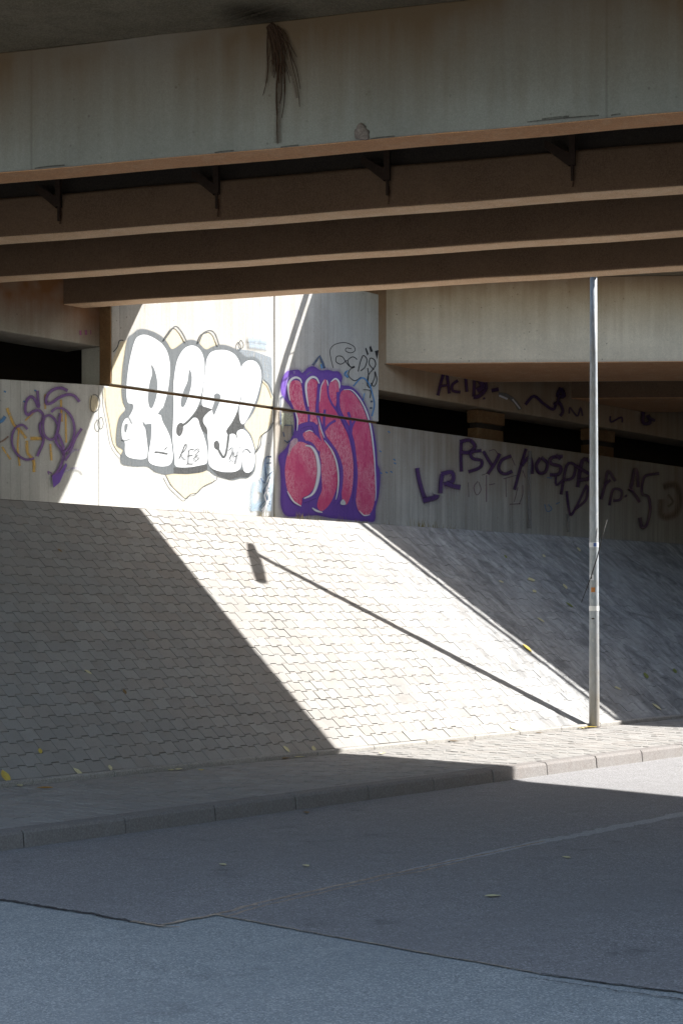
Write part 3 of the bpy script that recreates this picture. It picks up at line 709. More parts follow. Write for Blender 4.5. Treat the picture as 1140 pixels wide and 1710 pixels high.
for st in ([(505, 928), (530, 870), (547, 830), (553, 850), (535, 880), (518, 897), (530, 925), (548, 935)], [(602, 868), (572, 870), (566, 915), (563, 960)], [(560, 908), (595, 905)], [(552, 960), (598, 962)], [(603, 880), (622, 862), (634, 878), (612, 905), (632, 925), (614, 942), (602, 925), (632, 898)], [(636, 940), (641, 944)],
           [(822, 900), (826, 905)], [(830, 872), (846, 856), (856, 878), (836, 930), (858, 948)], [(866, 880), (861, 912), (888, 905)], [(888, 878), (880, 920), (869, 962)], [(876, 955), (881, 960)]):
    g.line(tr(CA, st), 1.9, ln)
for st, wd in (([(15, 465), (18, 560), (40, 680), (68, 830), (125, 915)], 1.6), ([(405, 150), (435, 105), (475, 60), (515, 95), (550, 162)], 3.4), ([(630, 168), (655, 110), (700, 88), (735, 110), (762, 185)], 3.4),
               ([(1052, 410), (1090, 445), (1120, 522)], 2.2), ([(1116, 690), (1095, 735), (1045, 775), (1033, 840), (1003, 890)], 2.4), ([(412, 1035), (450, 1105), (500, 1155), (545, 1192), (575, 1162), (620, 1152), (660, 1110), (738, 1072), (748, 1050)], 2.0),
               ([(905, 150), (888, 178), (896, 205), (916, 200), (920, 175), (905, 150)], 2.0)):
    g.line(tr(CA, st), wd, ln, n=4)
g.line(tr(CA, [(68, 228), (95, 195), (108, 155), (135, 152)]), 2.2, P['black'])
for st in ([(862, 232), (852, 300), (858, 375), (897, 388), (933, 345), (938, 272), (905, 228), (870, 228)], [(945, 440), (920, 490), (930, 540), (955, 548), (972, 500), (960, 445), (940, 442)]):
    g.line(tr(CC, st), 1.9, ln, 'main')
g.build('paint_line', bg)

# the crimson letters in a violet cloud
OFF[0] = .002
g = Layer(); v = P['violet']; vl = P['violetline']; wl = P['whiteline']
VIOLET_EDGE = [(290, 288), (240, 300), (205, 350), (190, 420), (200, 490), (245, 560), (288, 620), (305, 700), (300, 790), (270, 870), (228, 940), (172, 1000), (185, 1100), (192, 1250), (190, 1400), (230, 1490), (330, 1500), (480, 1490), (600, 1512), (760, 1528), (900, 1540), (968, 1535), (975, 1430), (1000, 1330), (1013, 1200), (1008, 1110), (990, 1060), (985, 950), (962, 800), (935, 700), (890, 570), (820, 460), (755, 418), (692, 410), (700, 345), (670, 300), (625, 297), (580, 285), (520, 290), (470, 258), (420, 265), (370, 310), (340, 285)]
g.poly(tr(CB, VIOLET_EDGE), v, smooth=3)
g.line(tr(CB, VIOLET_EDGE), 11, P['mist_violet'], n=3, closed=True)
cr = g.build('graffiti_lettering', ab, 'tall crimson bubble lettering in a violet cloud with white highlights')
g = Layer(); r = P['red']
g.poly(tr(CB, [(262, 400), (305, 372), (350, 385), (364, 430), (375, 520), (395, 610), (412, 660), (418, 740), (335, 740), (322, 670), (297, 600), (265, 520), (252, 450)]), r)
g.poly(tr(CB, [(428, 368), (470, 365), (502, 400), (503, 470), (490, 560), (488, 660), (495, 735), (435, 725), (424, 600), (405, 500), (405, 420)]), r)
g.poly(tr(CB, [(372, 820), (420, 788), (470, 815), (512, 860), (532, 900), (516, 962), (472, 930), (412, 890)]), r)
g.poly(tr(CB, [(300, 900), (350, 880), (410, 900), (455, 945), (486, 1000), (495, 1080), (490, 1160), (470, 1250), (420, 1320), (372, 1345), (356, 1412), (300, 1380), (247, 1290), (227, 1170), (227, 1080), (248, 980)]), r)
g.poly(tr(CB, [(500, 690), (525, 790), (550, 880), (602, 912), (642, 1000), (660, 1100), (664, 1200), (640, 1300), (592, 1400), (530, 1455), (492, 1420), (502, 1350), (530, 1280), (527, 1180), (522, 1080), (513, 980), (530, 900), (505, 800)]), r)
g.poly(tr(CB, [(548, 366), (574, 390), (577, 500), (612, 580), (652, 640), (702, 740), (742, 820), (775, 950), (790, 1080), (785, 1220), (770, 1320), (735, 1400), (702, 1380), (692, 1280), (702, 1180), (690, 1060), (652, 960), (602, 880), (560, 830), (530, 740), (507, 620), (510, 500), (522, 420)]), r)
g.poly(tr(CB, [(598, 392), (640, 368), (666, 400), (670, 470), (652, 540), (640, 590), (602, 530), (583, 470)]), r)
g.poly(tr(CB, [(678, 500), (702, 455), (745, 450), (800, 490), (850, 560), (900, 680), (930, 800), (950, 960), (964, 1100), (970, 1300), (955, 1420), (920, 1480), (870, 1490), (822, 1430), (805, 1300), (815, 1150), (802, 1000), (790, 870), (770, 780), (722, 690), (682, 600)]), r)
g.poly(tr(CB, [(270, 880), (318, 850), (330, 885), (285, 930), (262, 985), (248, 1000)]), P['pink'], smooth=2)
g.build('paint_fill', cr)
g = Layer()
for st, wd in (([(378, 395), (400, 520), (420, 640), (420, 735)], 4), ([(335, 790), (345, 760), (400, 738), (460, 742), (490, 820)], 9), ([(388, 880), (450, 905), (500, 1000), (512, 1100), (500, 1230), (465, 1330), (400, 1385)], 5),
               ([(505, 400), (500, 480), (490, 640), (530, 770), (565, 860), (640, 960), (685, 1080), (690, 1200), (672, 1330), (640, 1400)], 6), ([(575, 400), (583, 500), (618, 585)], 3.2),
               ([(660, 470), (665, 600), (700, 690), (750, 800), (782, 870), (800, 1000), (812, 1150), (802, 1300), (790, 1400)], 5.5), ([(745, 635), (765, 720), (765, 850)], 5), ([(805, 695), (775, 760), (768, 820)], 4),
               ([(552, 615), (545, 700), (545, 800)], 4.5), ([(640, 705), (590, 735), (550, 785)], 4.5), ([(370, 1370), (470, 1330)], 10)):
    g.line(tr(CB, st), wd, vl)
for st, wd in (([(262, 540), (248, 450), (262, 380), (305, 350), (345, 362), (360, 395)], 4.5), ([(415, 590), (396, 470), (400, 390), (440, 348), (480, 355), (505, 400)], 5), ([(390, 912), (440, 925), (480, 985), (500, 1090), (495, 1180), (472, 1270), (440, 1320), (378, 1350)], 6.5),
               ([(240, 1290), (290, 1372), (355, 1415)], 3.2), ([(495, 680), (520, 780), (547, 850)], 2), ([(548, 870), (610, 960), (648, 1060), (662, 1180), (655, 1290), (640, 1360)], 3.2), ([(445, 1428), (480, 1452), (530, 1466)], 4), ([(545, 372), (517, 430), (506, 550)], 1.8), ([(565, 370), (578, 420)], 2),
               ([(600, 385), (637, 360), (668, 392), (670, 440)], 3.4), ([(705, 452), (770, 455), (832, 520), (882, 610), (918, 720), (942, 860), (960, 1050), (970, 1290), (965, 1370)], 3), ([(832, 1450), (872, 1490), (922, 1484)], 2.4), ([(300, 620), (322, 700), (318, 790)], 2.6), ([(385, 800), (420, 788), (450, 800)], 2)):
    g.line(tr(CB, st), wd, wl, taper=True)
g.poly(tr(CB, [(676, 1385), (697, 1358), (720, 1385), (715, 1402), (685, 1402)]), P['white'])
g.line(tr(CB, [(275, 330), (240, 360), (230, 420)]), 2, P['fade']); g.line(tr(CB, [(395, 330), (420, 310), (440, 308)]), 3, P['fade']); g.line(tr(CB, [(295, 320), (290, 295)]), 3, P['fade'])
g.build('paint_line', cr)

# black and blue tags above and beside it
OFF[0] = .002
g = Layer(); bk = P['black']
for st, wd in (([(625, 270), (605, 190), (600, 120), (640, 75), (720, 60), (790, 88), (805, 125), (770, 145), (728, 130), (735, 105), (775, 112)], 1.6), ([(738, 205), (690, 238), (648, 218), (655, 175), (700, 178), (735, 230), (770, 262), (800, 255)], 1.9), ([(822, 200), (785, 178), (745, 210), (768, 262), (802, 262), (762, 285), (752, 335), (800, 375), (855, 345)], 1.9),
               ([(830, 300), (848, 220), (872, 168), (902, 200), (888, 260), (850, 295)], 2.0), ([(960, 285), (922, 240), (930, 190), (965, 205), (970, 255), (915, 330), (905, 400), (928, 430), (965, 350), (968, 300), (985, 370), (960, 422), (935, 395)], 2.0), ([(908, 270), (915, 330), (905, 420)], 2.2)):
    g.line(tr(CB, st), wd, bk)
for pl in ([(888, 112), (895, 100), (915, 155), (905, 168)], [(922, 100), (932, 85), (952, 135), (930, 138)], [(965, 130), (998, 122), (985, 200)]): g.poly(tr(CB, pl), bk, smooth=0)
tg = g.build('graffiti_tag', ab, 'looping black tag with three drips beside the crimson lettering')
g = Layer(); bl = P['blue']
g.line(tr(CB, [(790, 420), (860, 352), (920, 405), (950, 500), (962, 580), (942, 670)]), 3.6, bl); g.line(tr(CB, [(745, 290), (715, 320), (745, 350), (720, 300)]), 3, bl); g.line(tr(CB, [(880, 480), (868, 540)]), 2.5, bl)
g.line(tr(CB, [(870, 450), (930, 460), (925, 520)]), 1.8, P['line'])
for p in ((935, 548), (930, 602)): g.line(tr(CB, [(p[0] - 6, p[1]), (p[0] + 14, p[1])]), 4, P['navy'], n=1)
for x, y in ((1010, 960), (1015, 1140), (1060, 1135), (1100, 1130), (1125, 1030), (1080, 800), (1130, 1060)): g.line(tr(CB, [(x - 8, y - 6), (x + 10, y + 6)]), 2.4, P['blue'], n=1)
g.build('graffiti_tag', ab, 'thin blue curve to the right of the crimson lettering')
g = Layer()
g.line(tr(CB, [(452, 250), (485, 205), (510, 170), (530, 220), (550, 272)]), 5, P['navy'], n=1); g.poly(tr(CB, [(500, 262), (512, 215), (540, 275)]), P['palegreen'], smooth=0); g.line(tr(CB, [(518, 240), (530, 275)]), 4, bl, n=1)
for st in ([(185, 510), (183, 620), (186, 740)], [(188, 512), (215, 508)], [(205, 745), (285, 742)], [(205, 800), (215, 840)], [(240, 890), (260, 870)], [(280, 750), (285, 830)], [(215, 870), (245, 890)]): g.line(tr(CB, st), 2.6, P['navy'], n=1)
g.poly(tr(CB, [(195, 640), (280, 650), (295, 740), (215, 740), (195, 800), (190, 700)]), P['palegreen'], smooth=0)
g.build('graffiti_tag', ab, 'old navy strokes left of the crimson lettering')
g = Layer()
pb = P['paleblue']
for st, wd in (([(430, 545), (395, 640), (400, 720)], 14), ([(440, 620), (380, 760), (330, 900)], 20), ([(300, 770), (260, 900), (260, 1100)], 16), ([(420, 800), (380, 950), (330, 1100)], 22), ([(455, 700), (440, 950), (430, 1100)], 12), ([(350, 1000), (250, 1080)], 16)):
    g.line(tr(CE, st), wd, pb)
for st, wd in (([(400, 530), (385, 600), (395, 720), (400, 760)], 2.4), ([(340, 750), (380, 800), (420, 720), (470, 680)], 2.4), ([(385, 850), (370, 900), (400, 960), (440, 1030)], 2.6), ([(395, 595), (455, 590)], 3), ([(400, 525), (455, 525)], 4), ([(330, 1060), (400, 980), (440, 1000)], 2)): g.line(tr(CE, st), wd, P['navy'])
for st in ([(465, 720), (430, 800), (400, 870), (430, 960), (360, 1110)], [(420, 870), (380, 930), (400, 1020), (350, 1090)], [(440, 760), (420, 850)]): g.line(tr(CE, st), 3, wl)
g.build('graffiti_tag', ab, 'washed out pale blue scrawl low beside the wall joint')
g = Layer()
g.line(tr(CA, [(955, 150), (1020, 150), (1090, 165)]), 18, pb); g.line(tr(CA, [(960, 185), (1090, 200)]), 12, pb)
g.build('graffiti_tag', ab, 'faint pale blue patch high on the wall')

# purple loops and ochre strokes on the wing wall
OFF[0] = .002
g = Layer(); ye = P['yellow']
for st, wd in (([(70, 350), (130, 500), (200, 570), (250, 640)], 6), ([(180, 560), (170, 720), (190, 900)], 4), ([(290, 640), (430, 640)], 7), ([(255, 660), (265, 780), (320, 850), (325, 960)], 6.5), ([(580, 270), (590, 480)], 4), ([(625, 400), (630, 680)], 3.5), ([(480, 690), (490, 850)], 4.5), ([(430, 220), (430, 360)], 3.5), ([(20, 720), (100, 840)], 4), ([(240, 470), (330, 380)], 3.5)):
    g.line(tr(CC, st), wd * 1.3, ye, 'wing')
g.line(tr(CC, [(-40, 690), (30, 660), (80, 620)]), 4, P['brown'], 'wing'); g.line(tr(CC, [(-20, 490), (20, 470), (50, 430)]), 8, bl, 'wing')
for p in ((45, 190), (335, 180), (230, 285)): g.line(tr(CC, [(p[0] - 10, p[1]), (p[0] + 12, p[1] + 8)]), 4, bl, 'wing', n=1)
g.build('graffiti_tag', ab, 'ochre strokes under purple loops on the wing wall', False)
g = Layer(); pu = P['purple']
for st, wd in (([(355, 185), (360, 260), (365, 342), (335, 280), (300, 243), (262, 265), (240, 320), (240, 385), (265, 415), (310, 385), (365, 372), (405, 410), (402, 470), (378, 515), (385, 580), (408, 640), (400, 700), (350, 810)], 4.6), ([(640, 188), (590, 162), (530, 165), (470, 200), (437, 255), (440, 308), (490, 300), (560, 250), (640, 222), (705, 235), (752, 292)], 4.8), ([(258, 552), (212, 512), (155, 530), (115, 600), (115, 700), (160, 790), (240, 840), (322, 830)], 3.6),
               ([(410, 440), (470, 420), (530, 480), (545, 560), (520, 630), (470, 650), (420, 610), (405, 520), (415, 445)], 4), ([(568, 400), (553, 520), (528, 620), (532, 680), (575, 740), (600, 800), (580, 880), (540, 960), (490, 1010)], 4.8), ([(545, 600), (590, 700), (602, 800)], 4.4), ([(480, 390), (530, 352), (600, 362), (670, 430), (700, 530), (690, 640), (640, 740), (595, 770)], 4), ([(770, 545), (710, 640), (655, 780), (610, 850)], 4.2), ([(485, 975), (450, 955), (460, 985)], 2)):
    g.line(tr(CC, st), wd * 1.25, pu, 'wing', mist=P['mist_purple'])
g.poly(tr(CC, [(487, 1000), (560, 960), (620, 870), (630, 900), (560, 1060), (500, 1110)]), P['violet'], 'wing', smooth=0)
g.line(tr(CC, [(600, 960), (680, 925), (760, 930), (800, 970)]), 5, P['fade'], 'wing'); g.line(tr(CC, [(650, 790), (700, 750), (745, 755)]), 5, P['fade'], 'wing')
g.build('graffiti_tag', ab, 'looping purple tag on the shaded wing wall', False)

# dark purple writing at the right
OFF[0] = .002
g = Layer(); dp = P['dkpurple']; tp = P['thinpurple']
for st, wd in (([(222, 465), (220, 400), (222, 340)], 5), ([(215, 342), (255, 335), (278, 360), (255, 385), (222, 385)], 6), ([(305, 378), (262, 385), (268, 410), (305, 420), (298, 448), (250, 466)], 5), ([(312, 380), (335, 420), (350, 440)], 5), ([(380, 390), (360, 430), (330, 475)], 5), ([(428, 400), (388, 418), (375, 455), (400, 475), (432, 463)], 5), ([(488, 370), (470, 430), (440, 540)], 4.5), ([(470, 440), (500, 405), (512, 430), (513, 475)], 5), ([(548, 408), (530, 440), (542, 470), (568, 465), (575, 430), (550, 406)], 5),
               ([(640, 402), (592, 408), (592, 432), (630, 445), (622, 475), (585, 478)], 5.5), ([(610, 395), (630, 415)], 4), ([(632, 560), (655, 440), (690, 440), (680, 490), (645, 500)], 4.5), ([(700, 530), (720, 420), (755, 430), (750, 490), (700, 500)], 6), ([(610, 480), (612, 520), (640, 500)], 3.5), ([(655, 545), (662, 610), (672, 645), (700, 600), (738, 520), (735, 580), (690, 620)], 3.8), ([(690, 440), (740, 470), (790, 500)], 5)):
    g.line(tr(CD, st), wd * 1.35, dp, n=4, mist=P['mist_dark'])
for st, wd in (([(36, 450), (45, 500), (62, 560), (75, 585)], 7), ([(60, 585), (110, 572), (118, 560)], 9), ([(132, 555), (135, 510), (140, 475)], 7), ([(135, 475), (180, 468), (182, 505), (145, 518)], 7), ([(155, 512), (185, 525), (215, 530)], 8)):
    g.line(tr(CD, st), wd * 1.25, P['lrpurple'], n=4, mist=P['mist_purple'])
for st, wd in (([(795, 580), (812, 520), (825, 462), (855, 505)], 4.5), ([(808, 520), (835, 500)], 4), ([(830, 605), (845, 540), (880, 545), (875, 580), (845, 585)], 4), ([(895, 562), (900, 570)], 4), ([(915, 545), (925, 500), (935, 455), (945, 480), (948, 530)], 5.5), ([(910, 530), (935, 560), (955, 592)], 4.5), ([(1035, 473), (985, 480), (968, 500), (963, 555), (990, 570), (998, 620), (985, 680), (965, 695), (955, 655)], 4.5)):
    g.line(tr(CD, st), wd * 1.35, dp, n=4, mist=P['mist_dark'])
for st in ([(285, 505), (268, 530), (280, 562), (298, 540), (288, 508)], [(330, 380), (355, 375), (370, 400)], [(400, 490), (402, 570)], [(390, 495), (445, 480)], [(450, 530), (435, 590)], [(470, 520), (470, 560), (455, 600)], [(320, 480), (320, 590)], [(245, 510), (247, 570)], [(470, 460), (480, 490)], [(330, 520), (355, 515)], [(415, 600), (460, 598)], [(425, 410), (438, 440)], [(300, 480), (330, 470)]):
    g.line(tr(CD, st), 1.8, tp, n=3)
for st in ([(560, 600), (570, 630), (590, 620), (575, 600)], [(570, 490), (590, 492)], [(605, 600), (622, 592)]): g.line(tr(CD, st), 2.0, P['blue'], n=3)
g.line(tr(CD, [(500, 380), (495, 500), (497, 700)]), 8, P['haze'] if False else P['ghost']); g.line(tr(CD, [(655, 640), (658, 715)]), 7, P['ghost'])
g.line(tr(CD, [(1050, 530), (1100, 520), (1120, 580), (1100, 640), (1045, 650), (1040, 580)]), 16, P['redblot']); g.line(tr(CD, [(1070, 560), (1090, 590), (1070, 610)]), 6, P['redblot'])
g.build('graffiti_writing', ab, 'dark purple handwriting that fades into the shade behind the lamp post')
OFF[0] = .002
g = Layer()
for st, wd in (([(125, 150), (138, 95), (157, 35), (165, 85), (172, 142)], 5), ([(134, 112), (168, 106)], 4), ([(208, 88), (185, 105), (186, 130), (218, 136)], 4.6), ([(238, 62), (244, 135)], 5), ([(277, 58), (272, 155)], 5.5), ([(272, 60), (310, 80), (322, 120), (295, 152), (270, 156)], 6.5), ([(314, 158), (316, 166)], 3), ([(345, 130), (375, 124)], 6), ([(280, 70), (310, 110), (285, 130)], 9)):
    g.line(tr(CD, st), wd * 1.3, dp, 'beam', n=4, mist=P['mist_dark'])
g.build('graffiti_writing', eb, 'dark purple capitals ACID', False)
for name, lab, strokes in (('graffiti_tag', 'dark purple squiggle with a blob above its tail', [([(485, 188), (520, 153), (562, 185), (600, 208), (612, 178)], 4.6), ([(602, 190), (625, 180), (640, 215), (628, 235)], 5), ([(632, 118), (618, 150), (645, 152), (632, 120)], 6), ([(625, 150), (615, 185)], 4)]),
                           ('graffiti_tag', 'dark blot near the right edge of the end beam', [([(975, 190), (970, 260), (1000, 262), (990, 230)], 6), ([(985, 235), (1020, 255)], 4)]),
                           ('graffiti_tag', 'faint small strokes right of the squiggle', [([(665, 225), (668, 200), (680, 215), (700, 235), (712, 200), (720, 235)], 2.5)]),
                           ('graffiti_tag', 'faint small strokes behind the lamp post', [([(835, 235), (838, 260), (880, 240), (884, 262)], 2.5)])):
    g = Layer()
    for st, wd in strokes: g.line(tr(CD, st), wd * 1.3, dp, 'beam', n=4, mist=P['mist_dark'])
    g.build(name, eb, lab, False)
g = Layer(); g.line(tr(CD, [(372, 145), (405, 150), (440, 175), (462, 208)]), 9, P['ghost'], 'beam'); g.line(tr(CD, [(375, 150), (410, 165)]), 4, wl, 'beam'); g.line(tr(CD, [(430, 165), (462, 205)]), 3, wl, 'beam')
g.build('paint_smear', eb, 'pale grey smear right of the capitals', False)
near_end = [c for c in nb.children if c.name.startswith('end_beam')][0]
for x, y, w_ in ((133, 556, 5), (142, 555.5, 5), (150, 555, 2)):
    Layer().line([(x, y - 4), (x + .5, y + 4)], w_, P['magenta'], 'beam', n=1).build('paint_dab', near_end, None, False)

# ------------------------------------------------------------------ the street lamp
base = on_level((991.5, 1214.8), Z_PAVE)
lamp = empty('street_lamp', base, 'slim galvanised street lamp standing on the pavement at the foot of the slope', 'street lamp')
H = 6.31
def rad(z): return .071 - (.071 - .046) * (z / H)
bm = bmesh.new(); zz = [0, .01, 1, 2, 3, 4, 5, H - Z_PAVE]
tube(bm, [(base.x - .012 * (z / H), base.y, base.z + z) for z in zz], [rad(z) for z in zz], 28)
pole = from_bm('pole', bm, MAT['zinc'], lamp, smooth=True)
def px_height(py): return EYE + (HOR - py) / F * base.y
def ring(name, py0, py1, extra, mat, a0=0, a1=360):
    bm = bmesh.new(); z0, z1 = px_height(py1), px_height(py0); seg = 28; rows = []
    for z in (z0, z1):
        R = rad(z - base.z) + extra; cx = base.x - .012 * ((z - base.z) / H)
        rows.append([bm.verts.new((cx + R * math.sin(math.radians(a0 + (a1 - a0) * k / seg)), base.y - R * math.cos(math.radians(a0 + (a1 - a0) * k / seg)), z)) for k in range(seg + 1)])
    for k in range(seg): bm.faces.new((rows[0][k], rows[0][k + 1], rows[1][k + 1], rows[1][k]))
    return from_bm(name, bm, mat, pole, smooth=True)
ring('tape_band', 1012, 1020, .003, MAT['tape']); ring('tape_band', 906, 914, .002, MAT['sticker'])
ring('sticker', 960, 969, .002, MAT['sticker'], -75, -10); ring('paint_mark', 981, 989, .002, MAT['orange'], -45, 5)
ring('door_slot', 1032, 1034, .0015, MAT['rust'], -40, -5); ring('bolt', 963, 967, .004, MAT['wire'], -55, -35); ring('tape_mark', 907, 913, .0035, plain('blue_ink', (.10, .16, .40), .6), -15, 25)
# lantern: shadow of the photograph shows a flat tapered head reaching over the road
top = Vector((base.x - .012, base.y, H)); fwd = Vector((-U[0], -U[1], 0)); side = Vector((T[0], T[1], 0))
def lantern_ring(bm, s, w, z0, z1, n=10):
    c = top + fwd * s; out = []
    for k in range(n):
        a = 2 * math.pi * (k + .5) / n; sq = lambda x: math.copysign(abs(x) ** .35, x); out.append(bm.verts.new(c + side * (w * sq(math.cos(a))) + Vector((0, 0, z0 + (z1 - z0) * (.5 + .5 * sq(math.sin(a)))))))
    return out
bm = bmesh.new(); rings = [lantern_ring(bm, *a) for a in ((-.24, .045, .0, .05), (-.22, .055, -.01, .06), (.05, .075, -.02, .085), (.40, .085, -.02, .09), (.80, .085, -.01, .085), (.83, .075, .0, .075))]
for a, b_ in zip(rings, rings[1:]):
    for k in range(10): bm.faces.new((a[k], a[(k + 1) % 10], b_[(k + 1) % 10], b_[k]))
bm.faces.new(rings[0][::-1]); bm.faces.new(rings[-1])
hd = from_bm('lamp_head', bm, MAT['zinc'], lamp, smooth=True)
bm = bmesh.new(); box(bm, (*(top + fwd * .36)[:2], H - .012), fwd * .2, side * .08, .008); from_bm('lens', bm, MAT['tape'], hd)
bm = bmesh.new(); tube(bm, [base + Vector((0, 0, -.002)), base + Vector((0, 0, .02))], .085, 24); from_bm('base_collar', bm, MAT['mud'], lamp)
# loose black wire tied to the post
wa = on_plane((970, 1006), (0, 1), base.y - .09); wb = on_plane((996, 932), (0, 1), base.y - .085); wc = on_plane((1013, 868), (0, 1), base.y - .02)
bm = bmesh.new(); tube(bm, [wa, (wa * .5 + wb * .5) + Vector((.008, 0, 0)), wb, (wb + wc) * .5 + Vector((-.006, 0, 0)), wc], [.004, .006, .007, .006, .004], 6)
from_bm('loose_wire', bm, MAT['wire'], lamp, smooth=True)

# ------------------------------------------------------------------ roots, nest, stains on the near bridge
def hang(px_pts, r0, bm, off=.02):
    pts = [on_wall(q, 'girder', off + random.uniform(0, .01)) for q in smooth_line(px_pts, False, 4)]
    m = len(pts); tube(bm, pts, [max(.0022, .62 * r0 * (1 - .8 * i / m)) * random.uniform(.7, 1.3) for i in range(m)], 6)
bm = bmesh.new()
RS = 2.0
roots = [([(452, 42), (456, 60), (463, 90), (466, 115), (463, 150), (464, 190), (464, 215), (465, 242)], .020), ([(458, 42), (468, 70), (474, 100), (477, 135), (476, 170), (472, 198)], .018), ([(449, 45), (448, 80), (449, 120), (445, 145), (440, 162)], .012), ([(462, 45), (478, 62), (488, 80), (497, 97)], .013), ([(470, 60), (483, 80), (490, 100), (497, 118), (503, 150)], .012),
         ([(455, 40), (461, 75), (469, 110), (472, 150), (469, 175)], .018), ([(466, 80), (478, 105), (487, 128)], .008), ([(480, 70), (492, 120), (499, 150), (502, 180)], .006), ([(451, 50), (458, 75), (462, 110), (468, 140)], .02), ([(464, 55), (472, 85), (480, 115), (486, 140)], .010), ([(450, 44), (462, 66), (472, 92), (470, 120)], .020)]
for st, r0 in roots: hang(st, r0, bm)
for k in range(34):
    x = random.uniform(447, 475); y = random.uniform(42, 70); hang([(x, y), (x + random.uniform(-3, 10), y + random.uniform(15, 40)), (x + random.uniform(-4, 14), y + random.uniform(45, 75))], random.uniform(.004, .011), bm)
tag(from_bm('hanging_root', bm, MAT['root'], smooth=True), 'brown dry roots hanging from the joint down the blue grey girder', 'root')
bm = bmesh.new()
for x, y, r0 in ((604, 216, .045), (600, 222, .040), (609, 223, .042), (598, 228, .03), (606, 228, .035), (612, 229, .028), (603, 211, .03)):
    c0 = on_wall((x, y), 'girder', .012); s0 = len(bm.verts)
    bmesh.ops.create_icosphere(bm, subdivisions=2, radius=r0); bm.verts.ensure_lookup_table()
    for v_ in bm.verts[s0:]:
        k = 1 + random.uniform(-.12, .12); v_.co = Vector((c0.x + v_.co.x * k, c0.y + v_.co.y * .5 * k, c0.z + v_.co.z * k))
tag(from_bm('mud_nest', bm, MAT['mud'], smooth=True), 'small grey mud nest stuck low on the outer girder face', 'nest')
for px0, px1, py0 in ((60, 110, 281), (360, 392, 255), (470, 500, 246), (880, 1000, 204), (905, 950, 199), (1020, 1036, 193), (620, 660, 232)):
    g = Layer(); g.line([(px0, py0 + 1), ((px0 + px1) / 2, py0 - (px1 - px0) * .045), (px1, py0 - (px1 - px0) * .085)], 3.4, P['damp'], 'girder', n=4); g.build('edge_stain', girders[0], None, False)
g = Layer()
for st, wd in (([(460, 42), (464, 80), (467, 120), (466, 180), (465, 240)], 16), ([(466, 45), (478, 85), (490, 130), (498, 165)], 9), ([(454, 44), (450, 90), (446, 140)], 6)): g.line(st, wd, P['rootrun'], 'girder', n=5)
g.build('rust_streak', girders[0], None, False)
# damp patch on the deck underside above the roots
bm = bmesh.new(); c0 = on_level((430, 24), Z_SOFFIT - .003); vs_ = []
ctr = bm.verts.new(c0); ring_ = [bm.verts.new((c0.x + .48 * math.cos(a) * random.uniform(.8, 1.1), c0.y + .40 * math.sin(a) * random.uniform(.8, 1.1), c0.z)) for a in [2 * math.pi * k / 26 for k in range(26)]]
for k in range(26): bm.faces.new((ctr, ring_[k], ring_[(k + 1) % 26]))
me = bpy.data.meshes.new('damp_stain'); bm.to_mesh(me); bm.free()
at = me.attributes.new('across', 'FLOAT', 'POINT'); at.data.foreach_set('value', [0.0] + [1.0] * 26)
link('damp_stain', me, P['damp'], nb.children[[c.name.split('.')[0] for c in nb.children].index('deck')])
# rust runs under the brackets
PLANES['second'] = (BN, GD[1]); RUST = paint('rust_streak', (.09, .032, .015), .25, .8, True, edge=.8)
brs = [c for c in girders[1].children if c.name.startswith('bracket')]
for (x, y), br in zip(((103, 345), (366, 333), (650, 312), (957, 283)), brs):
    Layer().line([(x, y), (x + .6, y + 14), (x - .4, y + 30)], 5, RUST, 'second', n=3).build('rust_streak', br, None, False)

# ------------------------------------------------------------------ fallen leaves and dry grass
def leaf(p, nrm, size, mat, label, curl=.25):
    if nrm.z > .99 and p.z > .1: p = p + Vector((0, 0, .006))
    bm = bmesh.new(); rz = random.uniform(0, 6.28)
    outline = [(-.5, 0), (-.32, .17), (-.08, .26), (.18, .22), (.38, .10), (.52, 0), (.38, -.11), (.16, -.24), (-.1, -.25), (-.34, -.16)]
    mid = [(-.5, 0), (-.2, 0), (.1, 0), (.3, 0), (.52, 0)]
    q = nrm.to_track_quat('Z', 'Y')
    c1, s1 = math.cos(rz), math.sin(rz)
    def V(x, y, lift=0):
        z = (abs(y) * 1.1 + x * x * .7) * curl + lift; X, Y = x * c1 - y * s1, x * s1 + y * c1
        return p + q @ (Vector((X, Y, z)) * size) + nrm * .004
    m = [bm.verts.new(V(x, 0)) for x, _ in mid]
    up = [bm.verts.new(V(x, y)) for x, y in outline[1:5]]; dn = [bm.verts.new(V(x, y)) for x, y in outline[:5:-1]]
    for sd in (up, dn):
        bm.faces.new((m[0], m[1], sd[0])); bm.faces.new((m[1], m[2], sd[1], sd[0])); bm.faces.new((m[2], m[3], sd[2], sd[1])); bm.faces.new((m[3], m[4], sd[3], sd[2]))
    o = from_bm('fallen_leaf', bm, mat, smooth=False)
    sm = o.modifiers.new('body', 'SOLIDIFY'); sm.thickness = .0015
    return tag(o, label, 'leaf', 'fallen leaves')
SN = Vector(en); UPV = Vector((0, 0, 1))
